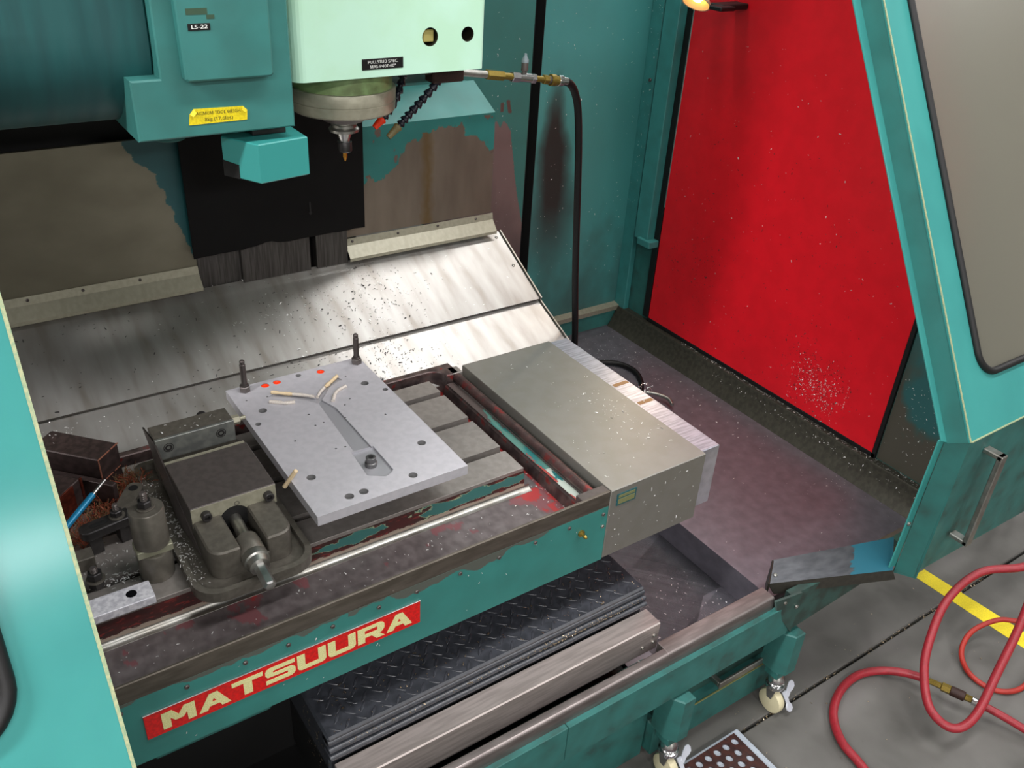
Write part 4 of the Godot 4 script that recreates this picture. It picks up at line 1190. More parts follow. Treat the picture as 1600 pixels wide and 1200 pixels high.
func clamps() -> void:
	# round riser clamped on a stud
	var at := Vector3(0.181, 0.85, -1.234)
	var t := thing("riser_cylinder", "pair of stacked dark steel cylinders bolted down left of the vise", "riser", at)
	var s := S()
	lathe(s, at, Vector3.UP, [Vector2(0, 0.0005), Vector2(0.0275, 0.0005), Vector2(0.028, 0.002), Vector2(0.028, 0.052), Vector2(0.027, 0.054), Vector2(0, 0.054)], 32)
	part(t, "lower_cylinder", s, mats.iron_oily)
	s = S()
	box(s, at + Vector3(-0.0285, 0.053, -0.017), at + Vector3(0.0285, 0.067, 0.019), 0.001, Transform3D.IDENTITY)
	part(t, "spacer", s, M("spacer", Color(0.60, 0.60, 0.52), 0.4, 0.5), "pale flat spacer between the cylinders")
	s = S()
	lathe(s, at + Vector3(0, 0.066, 0), Vector3.UP, [Vector2(0, 0), Vector2(0.026, 0), Vector2(0.028, 0.002), Vector2(0.028, 0.072), Vector2(0.0265, 0.074), Vector2(0, 0.074)], 32)
	part(t, "upper_cylinder", s, mats.iron_oily)
	nut(t, at + Vector3(0, 0.14, 0), 0.0115, 0.012, 0.016)
	# strap clamp with slot, left of the riser
	O = Vector3.ZERO
	at = Vector3(0.125, 0.85, -1.345)
	t = thing("strap_clamp", "black slotted strap clamp on a block, between the riser cylinders and the brush bristles", "clamp", at, "strap clamps")
	var xf := Transform3D(Basis(Vector3.UP, 0.17), at)
	s = S()
	var strap := PackedVector2Array()
	for p in rrect(-0.038, -0.0155, 0.048, 0.0155, [0.002, 0.002, 0.012, 0.012]): strap.append(p)
	prism(s, strap, 0.034, 0.052, xf * AY, 0.0015)
	part(t, "strap", s, mats.oxide)
	s = S()
	prism(s, rrect(-0.022, -0.005, 0.01, 0.005, 0.004), 0.0518, 0.0524, xf * AY, 0.0)
	part(t, "slot", s, mats.black)
	s = S()
	box(s, Vector3(-0.03, 0.0005, -0.012), Vector3(-0.008, 0.034, 0.012), 0.001, xf)
	box(s, Vector3(0.022, 0.0005, -0.012), Vector3(0.046, 0.034, 0.012), 0.001, xf)
	part(t, "block", s, mats.oxide)
	nut(t, xf * Vector3(0.026, 0.052, 0), 0.0105, 0.011, 0.013)
	O = Vector3.ZERO
	at = Vector3(0.178, 0.85, -1.40)
	t = thing("strap_clamp", "grey strap clamp behind the riser cylinders, reaching towards the vise", "clamp", at, "strap clamps")
	xf = Transform3D(Basis(Vector3.UP, 0.98), at)
	s = S()
	prism(s, rrect(-0.045, -0.015, 0.05, 0.015, 0.013), 0.028, 0.044, xf * AY, 0.0015)
	part(t, "strap", s, mats.iron_oily)
	s = S()
	box(s, Vector3(-0.03, 0.0005, -0.011), Vector3(0.03, 0.028, 0.011), 0.001, xf)
	part(t, "block", s, mats.oxide)
	s = S()
	rod(s, xf * Vector3(0.032, 0.0438, 0), xf * Vector3(0.032, 0.0446, 0), 0.0085)
	part(t, "hole", s, mats.black)
	O = Vector3.ZERO
	# stud with nut standing in the front T-slot
	at = Vector3(0.088, 0.851, -1.25)
	t = thing("stud_nut", "dark hex nut on a stud in the front T-slot behind the aluminium bar", "nut", at)
	s = S()
	hexrod(s, at, at + Vector3(0, 0.014, 0), 0.0125)
	part(t, "lower_nut", s, mats.oxide)
	nut(t, at + Vector3(0, 0.014, 0), 0.0120, 0.014, 0.010)
	O = Vector3.ZERO
	at = Vector3(-0.02, 0.85, -1.184)
	t = thing("aluminium_bar", "bright aluminium bar with a countersunk hole along the table front edge", "bar", at)
	s = S()
	box(s, Vector3(-0.20, 0.8505, -1.206), Vector3(0.160, 0.866, -1.1635), 0.001)
	part(t, "bar", s, M("bright_bar", Color(0.88, 0.88, 0.90), 0.4, 0.3, {c2 = Color(0.76, 0.76, 0.79), f = 0.02, sc = 8.0}))
	s = S()
	lathe(s, Vector3(0.1285, 0.866, -1.187), Vector3.UP, [Vector2(0.0085, 0), Vector2(0.0085, 0.0004), Vector2(0, 0.0003)], 20)
	part(t, "hole", s, M("hole_dark", Color(0.10, 0.10, 0.12), 0.4, 0.8))
	O = Vector3.ZERO
	at = Vector3(0.075, 0.85, -1.29)
	t = thing("support_block", "small grey steel block by the left door edge in front of the strap clamp", "block", at)
	s = S()
	box(s, Vector3(0.02, 0.8505, -1.325), Vector3(0.098, 0.876, -1.295), 0.0012)
	part(t, "block", s, mats.iron_oily)
	O = Vector3.ZERO
	# two dark jaw blocks set at an angle behind the left door edge
	var E := Vector3(0.197, 0.86, -1.516)
	var A := Vector3(-0.685, 0, -0.728)
	var Bv := Vector3(-0.728, 0, 0.685)
	var fr := Transform3D(Basis(A, Vector3.UP, Bv), E)
	t = thing("jaw_block", "longer dark steel block with copper edges, behind the left door edge", "jaw block", E, "copper-edged dark blocks")
	s = S()
	box(s, Vector3(0, -0.0095, 0), Vector3(0.139, 0.08, 0.059), 0.0018, fr)
	box(s, Vector3(-0.045, -0.0095, 0.078), Vector3(0.139, 0.055, 0.090), 0.001, fr)
	box(s, Vector3(0.0, -0.0095, 0.059), Vector3(0.139, 0.03, 0.078), 0.001, fr)
	part(t, "block", s, M("brown_oxide", Color(0.27, 0.22, 0.215), 0.36, 0.4, {c2 = Color(0.20, 0.165, 0.16), f = 0.02, sc = 6.0}))
	s = S()
	for q in [[0.0, 0.022], [0.026, 0.059]]: box(s, Vector3(-0.0012, 0.0785, q[0]), Vector3(0.001, 0.0806, q[1]), 0.0002, fr)
	for q in [[0.004, 0.022], [0.028, 0.05]]: box(s, Vector3(-0.0012, 0.030, q[0]), Vector3(0.001, 0.032, q[1]), 0.0002, fr)
	box(s, Vector3(-0.0012, 0.032, 0.0578), Vector3(0.001, 0.08, 0.0596), 0.0002, fr)
	part(t, "copper_edge", s, mats.copper, "thin bright copper edge")
	O = Vector3.ZERO
	at = fr * Vector3(0.1, -0.01, 0.13)
	t = thing("jaw_block", "lower dark steel block with a coppery front face, beside the blue rod", "jaw block", at, "copper-edged dark blocks")
	s = S()
	box(s, Vector3(0.012, -0.0095, 0.100), Vector3(0.16, 0.066, 0.175), 0.0015, fr)
	part(t, "block", s, mats.brown_oxide)
	s = S()
	box(s, Vector3(0.0095, -0.0095, 0.122), Vector3(0.0125, 0.0665, 0.174), 0.0003, fr)
	box(s, Vector3(0.0095, 0.02, 0.097), Vector3(0.0125, 0.0675, 0.102), 0.0003, fr)
	part(t, "copper_face", s, M("dull_copper", Color(0.45, 0.20, 0.14), 0.45, 0.7, {c2 = Color(0.28, 0.12, 0.09), f = 0.02, sc = 9.0}))
	O = Vector3.ZERO
	# bristles of a copper brush along the feet of the blocks
	var rng := RandomNumberGenerator.new()
	rng.seed = 77
	at = fr * Vector3(-0.06, -0.008, 0.08)
	t = thing("brush_head", "tuft of brown copper bristles lying along the dark blocks by the strap clamp", "brush", at)
	for mm in [["bristle_copper", Color(0.62, 0.30, 0.20)], ["bristle_brown", Color(0.46, 0.36, 0.24)]]:
		s = S()
		for i in 420:
			var bb := rng.randf_range(-0.005, 0.20)
			var root := fr * Vector3(rng.randf_range(-0.05, -0.005) - 0.12 * maxf(0.0, bb - 0.09), rng.randf_range(-0.008, 0.012), bb)
			var dd := Vector3(rng.randf_range(-1, 1), rng.randf_range(0.5, 1.6), rng.randf_range(-1, 1)).normalized()
			var len := rng.randf_range(0.015, 0.034)
			tube(s, [root, root + dd * len * 0.5 + Vector3(rng.randf_range(-0.004, 0.004), 0, 0), root + dd * len + Vector3(rng.randf_range(-0.006, 0.006), -0.004, 0)], 0.0005, 3)
		part(t, "bristles", s, M(mm[0], mm[1], 0.55, 0.3), "", "stuff")
	O = Vector3.ZERO
	at = Vector3(0.10, 0.93, -1.35)
	t = thing("blue_rod", "thin glossy blue rod with a silver tip lying across the dark blocks", "rod", at)
	s = S()
	rod(s, Vector3(0.0, 0.935, -1.235), Vector3(0.122, 0.958, -1.353), 0.0056, -1.0, 16, 0.001)
	part(t, "shaft", s, M("rod_blue", Color(0.12, 0.46, 0.62), 0.22, 0.3))
	s = S()
	rod(s, Vector3(0.1215, 0.958, -1.3525), Vector3(0.148, 0.963, -1.378), 0.0034, 0.0024, 14)
	part(t, "tip", s, mats.steel_bright, "silver tip")
	O = Vector3.ZERO

# ------------------------------------------------------------------ spindle head, tool changer, air line

func spindle_head() -> void:
	var t := thing("spindle_head", "pale green spindle head with two round ports and a black label", "spindle head", Vector3(0.775, 1.5, -1.75))
	# the cover is a box with rounded upright corners; its front has two round ports
	var front := CSGCombiner3D.new()
	front.name = "cover"
	var poly := rrect(0.585, -2.05, 0.970, -1.50, [0.004, 0.010, 0.022, 0.004])
	var g := CSGPolygon3D.new()
	g.name = "shell"
	var flat := PackedVector2Array()
	for p in poly: flat.append(Vector2(p.x, p.y))
	g.polygon = flat
	g.depth = 0.62
	g.material = mats.cream
	g.transform = Transform3D(Basis(Vector3(1, 0, 0), Vector3(0, 0, 1), Vector3(0, -1, 0)), Vector3(0, 1.566, 0) - O)
	front.add_child(g)
	var inside := M("port_inside", Color(0.16, 0.15, 0.10), 0.5, 0.3)
	for q in [[0.8505, 1.6295, 0.0165], [0.931, 1.6305, 0.0135]]:
		var h := CSGCylinder3D.new()
		h.name = "port"
		h.operation = CSGShape3D.OPERATION_SUBTRACTION
		h.radius = q[2]; h.height = 0.08; h.sides = 28
		h.material = inside
		h.transform = Transform3D(Basis(Vector3.RIGHT, PI / 2), Vector3(q[0], q[1], -1.50) - O)
		front.add_child(h, true)
	t.add_child(front)
	var s := S()
	box(s, Vector3(0.8395, 1.619, -1.512), Vector3(0.8625, 1.6405, -1.507), 0.002)
	part(t, "port_sticker", s, M("sticker", Color(0.66, 0.62, 0.36), 0.5), "pale sticker inside the larger port")
	s = S()
	box(s, Vector3(0.7125, 1.5795, -1.5005), Vector3(0.7945, 1.5985, -1.4988), 0.0006)
	var lab := part(t, "label_plate", s, mats.label_black, "black label plate")
	lettering(lab, "lettering", "PULLSTUD SPEC.", 0.0050, Vector3(0.7535, 1.5928, -1.4986), mats.white, 1.18, Basis.IDENTITY, 400, 0.0004)
	lettering(lab, "lettering", "MAS-P40T-60°", 0.0050, Vector3(0.7535, 1.5848, -1.4986), mats.white, 1.18, Basis.IDENTITY, 400, 0.0004)
	# nose: oily collar, steel ring with a seam, spindle end
	var a := Vector3(0.727, 1.484, -1.62)
	s = S()
	lathe(s, a, Vector3.UP, [Vector2(0, 0.044), Vector2(0.0955, 0.044), Vector2(0.095, 0.085), Vector2(0, 0.085)], 48)
	part(t, "collar", s, mats.cream_oily, "oily green collar")
	s = S()
	lathe(s, a, Vector3.UP, [Vector2(0.05, 0.0), Vector2(0.095, 0.0), Vector2(0.100, 0.004), Vector2(0.101, 0.0215), Vector2(0.100, 0.0222), Vector2(0.101, 0.023), Vector2(0.102, 0.044), Vector2(0.1005, 0.046), Vector2(0.05, 0.046)], 48)
	part(t, "nose_ring", s, mats.iron_olive, "steel ring round the spindle nose")
	s = S()
	lathe(s, a, Vector3.UP, [Vector2(0, -0.021), Vector2(0.040, -0.021), Vector2(0.042, -0.019), Vector2(0.058, 0.001), Vector2(0, 0.001)], 40)
	part(t, "spindle_end", s, mats.steel_dark)
	O = Vector3.ZERO
	var at := Vector3(0.727, 1.38, -1.62)
	t = thing("tool_holder", "steel tool holder with a small gold cutter clamped in the spindle", "tool holder", at)
	s = S()
	lathe(s, Vector3(0.727, 1.463, -1.62), Vector3.DOWN, [Vector2(0.02, 0), Vector2(0.0285, 0.0005), Vector2(0.0295, 0.004), Vector2(0.025, 0.008), Vector2(0.025, 0.013), Vector2(0.0295, 0.017), Vector2(0.029, 0.022), Vector2(0.017, 0.0225)], 32)
	part(t, "flange", s, mats.steel)
	s = S()
	lathe(s, Vector3(0.727, 1.4405, -1.62), Vector3.DOWN, [Vector2(0.015, 0), Vector2(0.0145, 0.006), Vector2(0.0105, 0.016), Vector2(0.0105, 0.021), Vector2(0.0, 0.021)], 24)
	part(t, "taper", s, mats.steel_bright)
	s = S()
	lathe(s, Vector3(0.727, 1.421, -1.62), Vector3.DOWN, [Vector2(0, 0), Vector2(0.0135, 0.0005), Vector2(0.0145, 0.002), Vector2(0.0145, 0.019), Vector2(0.011, 0.022), Vector2(0, 0.022)], 24)
	part(t, "collet_nut", s, mats.oxide)
	s = S()
	lathe(s, Vector3(0.727, 1.399, -1.62), Vector3.DOWN, [Vector2(0.0045, 0), Vector2(0.0045, 0.010), Vector2(0.0036, 0.013), Vector2(0.0010, 0.019), Vector2(0, 0.019)], 14)
	part(t, "cutter", s, M("gold", Color(0.78, 0.56, 0.24), 0.3, 1.0), "gold-coloured cutter")
	O = Vector3.ZERO
	# coolant manifold and two jointed nozzles
	at = Vector3(0.93, 1.545, -1.58)
	t = thing("coolant_manifold", "rusty brown coolant block under the right corner of the spindle head", "manifold", at)
	s = S()
	box(s, Vector3(0.895, 1.528, -1.60), Vector3(0.967, 1.5665, -1.565), 0.003)
	rod(s, Vector3(0.878, 1.553, -1.578), Vector3(0.90, 1.550, -1.578), 0.008)
	part(t, "block", s, mats.rust)
	O = Vector3.ZERO
	for q in [["coolant_nozzle", [Vector3(0.862, 1.562, -1.625), Vector3(0.850, 1.530, -1.61), Vector3(0.828, 1.492, -1.60), Vector3(0.802, 1.462, -1.60)], Vector3(0.783, 1.446, -1.60), "orange", "jointed blue-black coolant nozzle with an orange tip beside the spindle ring"], ["coolant_nozzle", [Vector3(0.914, 1.533, -1.575), Vector3(0.893, 1.508, -1.58), Vector3(0.868, 1.486, -1.58), Vector3(0.845, 1.466, -1.58), Vector3(0.827, 1.450, -1.58)], Vector3(0.803, 1.430, -1.58), "khaki", "longer jointed blue-black coolant nozzle with a khaki tip right of the orange one"]]:
		t = thing(q[0], q[4], "nozzle", q[1][0], "coolant nozzles")
		var path := curve(q[1], 12)
		var total := 0.0
		for i in path.size() - 1: total += path[i].distance_to(path[i + 1])
		var cnt := int(total / 0.0128)
		for k in cnt:
			var d0: Vector3 = path[int((path.size() - 1) * float(k) / cnt)]
			var d1: Vector3 = path[int((path.size() - 1) * float(k + 1) / cnt)]
			s = S()
			var L := d0.distance_to(d1)
			lathe(s, d0, d1 - d0, [Vector2(0, -0.001), Vector2(0.0062, 0), Vector2(0.0085, L * 0.35), Vector2(0.0090, L * 0.62), Vector2(0.0052, L * 0.72), Vector2(0.0050, L), Vector2(0, L)], 16)
			part(t, "joint", s, mats.line_blue)
		s = S()
		var p0: Vector3 = q[1][-1]
		var dd: Vector3 = q[2] - p0
		var L2 := dd.length()
		lathe(s, p0, dd, [Vector2(0, 0), Vector2(0.0075, 0), Vector2(0.009, 0.002), Vector2(0.009, 0.006), Vector2(0.0076, 0.008), Vector2(0.0058, L2), Vector2(0.0035, L2), Vector2(0.003, L2 * 0.6), Vector2(0, L2 * 0.6)], 18)
		part(t, "tip", s, mats[q[3]], q[3] + " tip")
		O = Vector3.ZERO

func tool_changer() -> void:
	var t := thing("tool_changer", "green tool changer column with a raised access panel and yellow warning label", "tool changer", Vector3(0.45, 1.5, -1.6))
	var zf := -1.45
	var s := S()
	prism(s, P2([0.307, 1.5085, 0.562, 1.5085, 0.562, 2.1, 0.352, 2.1, 0.352, 1.601, 0.307, 1.601]), -1.95, zf, AZ, 0.0025)
	part(t, "column_box", s, mats.teal)
	s = S()
	prism(s, P2([0.388, 1.598, 0.384, 1.602, 0.374, 2.1, 0.524, 2.1, 0.524, 1.602, 0.520, 1.598]), zf, zf + 0.022, AZ, 0.003)
	var panel := part(t, "access_panel", s, mats.teal)
	s = S()
	box(s, Vector3(0.3965, 1.6725, zf + 0.022), Vector3(0.430, 1.6825, zf + 0.0232), 0.0004)
	var lab := part(panel, "label_plate", s, mats.label_black, "black label strip")
	lettering(panel, "lettering", "LS-22", 0.0052, Vector3(0.4133, 1.6776, zf + 0.0233), mats.white, 1.4, Basis.IDENTITY, 700, 0.0003)
	s = S()
	box(s, Vector3(0.396, 1.6945, zf + 0.022), Vector3(0.428, 1.7035, zf + 0.0224), 0.0)
	box(s, Vector3(0.426, 1.688, zf + 0.022), Vector3(0.438, 1.694, zf + 0.0224), 0.0)
	part(panel, "glue_mark", s, M("glue", Color(0.20, 0.30, 0.22), 0.6))
	# warning label, curled at both upper corners
	s = S()
	prism(s, P2([0.386, 1.528, 0.480, 1.5285, 0.4815, 1.544, 0.475, 1.5505, 0.396, 1.5525, 0.389, 1.545]), zf + 0.0002, zf + 0.0012, AZ, 0.0)
	slab(s, Vector3(0.389, 1.545, zf + 0.0014), Vector3(0.396, 1.5525, zf + 0.0014), Vector3(0.399, 1.547, zf + 0.005), Vector3(0.393, 1.541, zf + 0.005), 0.0003)
	slab(s, Vector3(0.475, 1.5505, zf + 0.0014), Vector3(0.4815, 1.544, zf + 0.0014), Vector3(0.477, 1.541, zf + 0.005), Vector3(0.471, 1.546, zf + 0.005), 0.0003)
	lab = part(t, "warning_label", s, mats.yellow, "yellow label with curled corners")
	var ink := M("ink", Color(0.10, 0.10, 0.03), 0.6)
	lettering(lab, "lettering", "AXIMUM TOOL WEIGH", 0.0052, Vector3(0.4345, 1.5445, zf + 0.0013), ink, 0.98, Basis(Vector3.BACK, -0.01), 400, 0.0003)
	lettering(lab, "lettering", "8kg (17.6lbs)", 0.0052, Vector3(0.434, 1.5345, zf + 0.0013), ink, 1.12, Basis(Vector3.BACK, -0.01), 400, 0.0003)
	s = S()
	lathe(s, Vector3(0.372, 1.509, -1.53), Vector3.DOWN, [Vector2(0, 0), Vector2(0.05, 0), Vector2(0.045, 0.006), Vector2(0.028, 0.010), Vector2(0.027, 0.020), Vector2(0.023, 0.022), Vector2(0, 0.022)], 28)
	part(t, "foot", s, mats.teal_dirty)
	O = Vector3.ZERO
	t = thing("arm_cover", "bright green angular cover of the tool change arm, under the column", "cover", Vector3(0.52, 1.42, -1.48))
	s = S()
	var m2 := P2([0.451, -1.507, 0.490, -1.437, 0.583, -1.452, 0.583, -1.53, 0.46, -1.53])
	prism(s, m2, 1.4215, 1.4885, AY, 0.0018)
	part(t, "shell", s, M("teal_clean", Color(0.21, 0.56, 0.54), 0.36))
	s = S()
	# the cut-out at the foot of its left side, seen as a dark opening
	slab(s, Vector3(0.4500, 1.449, -1.5072), Vector3(0.4672, 1.446, -1.4765), Vector3(0.4672, 1.4212, -1.4765), Vector3(0.4500, 1.4212, -1.5072), 0.0005)
	part(t, "opening", s, mats.black)
	s = S()
	box(s, Vector3(0.50, 1.4885, -1.53), Vector3(0.56, 1.512, -1.49), 0.001)
	part(t, "hanger", s, mats.oxide)
	O = Vector3.ZERO
	t = thing("magazine_cover", "large dark green rounded tool magazine cover left of the column", "cover", Vector3(0.0, 1.49, -1.75))
	s = S()
	var pr := P2([-2.05, 2.1, -1.475, 2.1, -1.475, 1.67])
	for i in 11:
		var an := -(PI / 2) * i / 10.0
		pr.append(Vector2(-1.615 + cos(an) * 0.14, 1.649 + sin(an) * 0.14))
	pr.append(Vector2(-2.05, 1.509))
	prism(s, pr, -0.5, 0.3505, AX, 0.002, 0.5)
	part(t, "shell", s, M("teal_deep", Color(0.10, 0.32, 0.32), 0.42, 0.0, {c2 = Color(0.085, 0.28, 0.285), f = 0.01, sc = Vector3(5.0, 0.7, 0.7), r2 = 0.55}))
	O = Vector3.ZERO

func air_line() -> void:
	var t := thing("air_hose", "black rubber air hose hanging from brass fittings beside the spindle head", "hose", Vector3(1.2, 1.5, -1.6))
	var p := func(f: float) -> Vector3: return Vector3(0.95, 1.5445, -1.585).lerp(Vector3(1.255, 1.4995, -1.60), f)
	var seg := func(called: String, f0: float, f1: float, r: float, m: Material, hex := false, label := "") -> void:
		var s := S()
		if hex: hexrod(s, p.call(f0), p.call(f1), r)
		else: rod(s, p.call(f0), p.call(f1), r)
		part(t, called, s, m, label)
	seg.call("pipe", 0.0, 0.28, 0.0075, mats.steel)
	seg.call("fitting", 0.275, 0.42, 0.0105, mats.brass, true, "brass hexagon fitting")
	seg.call("fitting", 0.42, 0.50, 0.0070, mats.brass, false)
	seg.call("tee", 0.49, 0.555, 0.0115, mats.chrome, true, "chromed tee piece")
	seg.call("tee", 0.55, 0.665, 0.0095, mats.chrome, false)
	seg.call("tee", 0.66, 0.70, 0.0110, mats.chrome, true)
	seg.call("fitting", 0.70, 0.785, 0.0065, mats.brass, false)
	seg.call("coupling", 0.775, 0.82, 0.0105, mats.brass, true, "knurled quick coupling")
	seg.call("coupling", 0.815, 0.845, 0.0085, mats.steel_dark)
	seg.call("coupling", 0.84, 0.885, 0.0125, mats.brass)
	seg.call("coupling", 0.885, 0.915, 0.0095, mats.brass)
	seg.call("coupling", 0.91, 0.95, 0.0120, mats.chrome)
	seg.call("ferrule", 0.945, 1.0, 0.0085, mats.chrome)
	var s := S()
	var b: Vector3 = p.call(0.60)
	lathe(s, b, Vector3(0.02, 1, 0), [Vector2(0.0055, 0), Vector2(0.0055, 0.013), Vector2(0.0075, 0.015), Vector2(0.0075, 0.030), Vector2(0.0072, 0.031)], 14)
	part(t, "valve_stem", s, mats.steel_dark)
	s = S()
	lathe(s, b + Vector3(0.0006, 0.031, 0), Vector3(0.02, 1, 0), [Vector2(0.0078, 0), Vector2(0.0075, 0.006), Vector2(0.0035, 0.013), Vector2(0.0028, 0.018), Vector2(0, 0.018)], 14)
	part(t, "valve_cap", s, M("cap_grey", Color(0.45, 0.50, 0.52), 0.4), "grey pointed cap")
	s = S()
	var path := curve([Vector3(1.245, 1.501, -1.60), Vector3(1.268, 1.492, -1.604), Vector3(1.289, 1.468, -1.610), Vector3(1.306, 1.425, -1.615), Vector3(1.322, 1.335, -1.62), Vector3(1.340, 1.226, -1.63), Vector3(1.376, 0.99, -1.65), Vector3(1.406, 0.785, -1.66), Vector3(1.43, 0.60, -1.68), Vector3(1.50, 0.44, -1.75), Vector3(1.60, 0.392, -1.86), Vector3(1.72, 0.391, -1.98), Vector3(1.83, 0.391, -2.052), Vector3(1.91, 0.391, -2.02), Vector3(1.935, 0.391, -1.95), Vector3(1.905, 0.391, -1.875), Vector3(1.835, 0.391, -1.80)], 6)
	tube(s, path, 0.0088, 12)
	part(t, "rubber_hose", s, M("hose_black", Color(0.03, 0.027, 0.03), 0.5, 0.0, {spec = 0.4}))
	O = Vector3.ZERO
	t = thing("air_nozzle", "small steel air nozzle lying on the tray behind the end cover, swarf tangled on it", "nozzle", Vector3(1.87, 0.39, -1.75))
	s = S()
	tube(s, curve([Vector3(1.86, 0.398, -1.81), Vector3(1.885, 0.402, -1.775), Vector3(1.899, 0.402, -1.735), Vector3(1.89, 0.398, -1.705)], 6), 0.0062, 10)
	part(t, "spout", s, mats.steel)
	var rng := RandomNumberGenerator.new()
	rng.seed = 8
	s = S()
	for i in 40:
		var q := Vector3(1.87, 0.402, -1.815) + Vector3(rng.randf_range(-0.03, 0.02), rng.randf_range(-0.01, 0.012), rng.randf_range(-0.02, 0.02))
		tube(s, [q, q + Vector3(rng.randf_range(-0.01, 0.01), rng.randf_range(-0.003, 0.015), rng.randf_range(-0.01, 0.01))], 0.0012, 4)
	part(t, "tangled_swarf", s, mats.chrome, "", "stuff")
	O = Vector3.ZERO
	# work lamp bracket at the top of the side wall
	t = thing("work_lamp", "small work lamp on a black bracket at the top of the red panel", "lamp", Vector3(2.06, 1.58, -1.95))
	s = S()
	box(s, Vector3(2.03, 1.572, -1.955), Vector3(2.1388, 1.588, -1.905), 0.003)
	box(s, Vector3(2.0, 1.574, -1.93), Vector3(2.06, 1.586, -1.88), 0.003)
	part(t, "bracket", s, mats.rubber)
	s = S()
	lathe(s, Vector3(2.05, 1.605, -2.02), Vector3(-0.5, -0.8, 0.2), [Vector2(0, -0.04), Vector2(0.02, -0.04), Vector2(0.022, 0), Vector2(0.045, 0.03), Vector2(0.045, 0.034), Vector2(0.041, 0.034), Vector2(0.02, 0.004), Vector2(0, 0.004)], 24)
	part(t, "reflector", s, M("lamp_cream", Color(0.85, 0.78, 0.66), 0.4))
	s = S()
	lathe(s, Vector3(2.05, 1.605, -2.02) + Vector3(-0.5, -0.8, 0.2).normalized() * 0.006, Vector3(-0.5, -0.8, 0.2), [Vector2(0, 0), Vector2(0.012, 0.002), Vector2(0.016, 0.010), Vector2(0.012, 0.020), Vector2(0, 0.024)], 16)
	var bm := M("lamp_bulb", Color(1, 0.9, 0.7), 0.4)
	bm.emission_enabled = true
	bm.emission = Color(1.0, 0.75, 0.4)
	bm.emission_energy_multiplier = 6.0
	part(t, "bulb", s, bm, "warm glowing bulb")
	var l := SpotLight3D.new()
	l.name = "lamp_light"
	l.light_energy = 0.06
	l.light_color = Color(1.0, 0.92, 0.80)
	l.spot_angle = 60.0
	l.spot_range = 12.0
	l.spot_attenuation = 2.0
	l.light_size = 0.02
	l.shadow_enabled = true
	var dir := Vector3(-0.5, -0.8, 0.2).normalized()
	l.position = Vector3(2.05, 1.605, -2.02) + dir * 0.045 - O
	l.basis = Basis.looking_at(dir, Vector3.UP)
	t.add_child(l)
	O = Vector3.ZERO

# ------------------------------------------------------------------ sliding doors

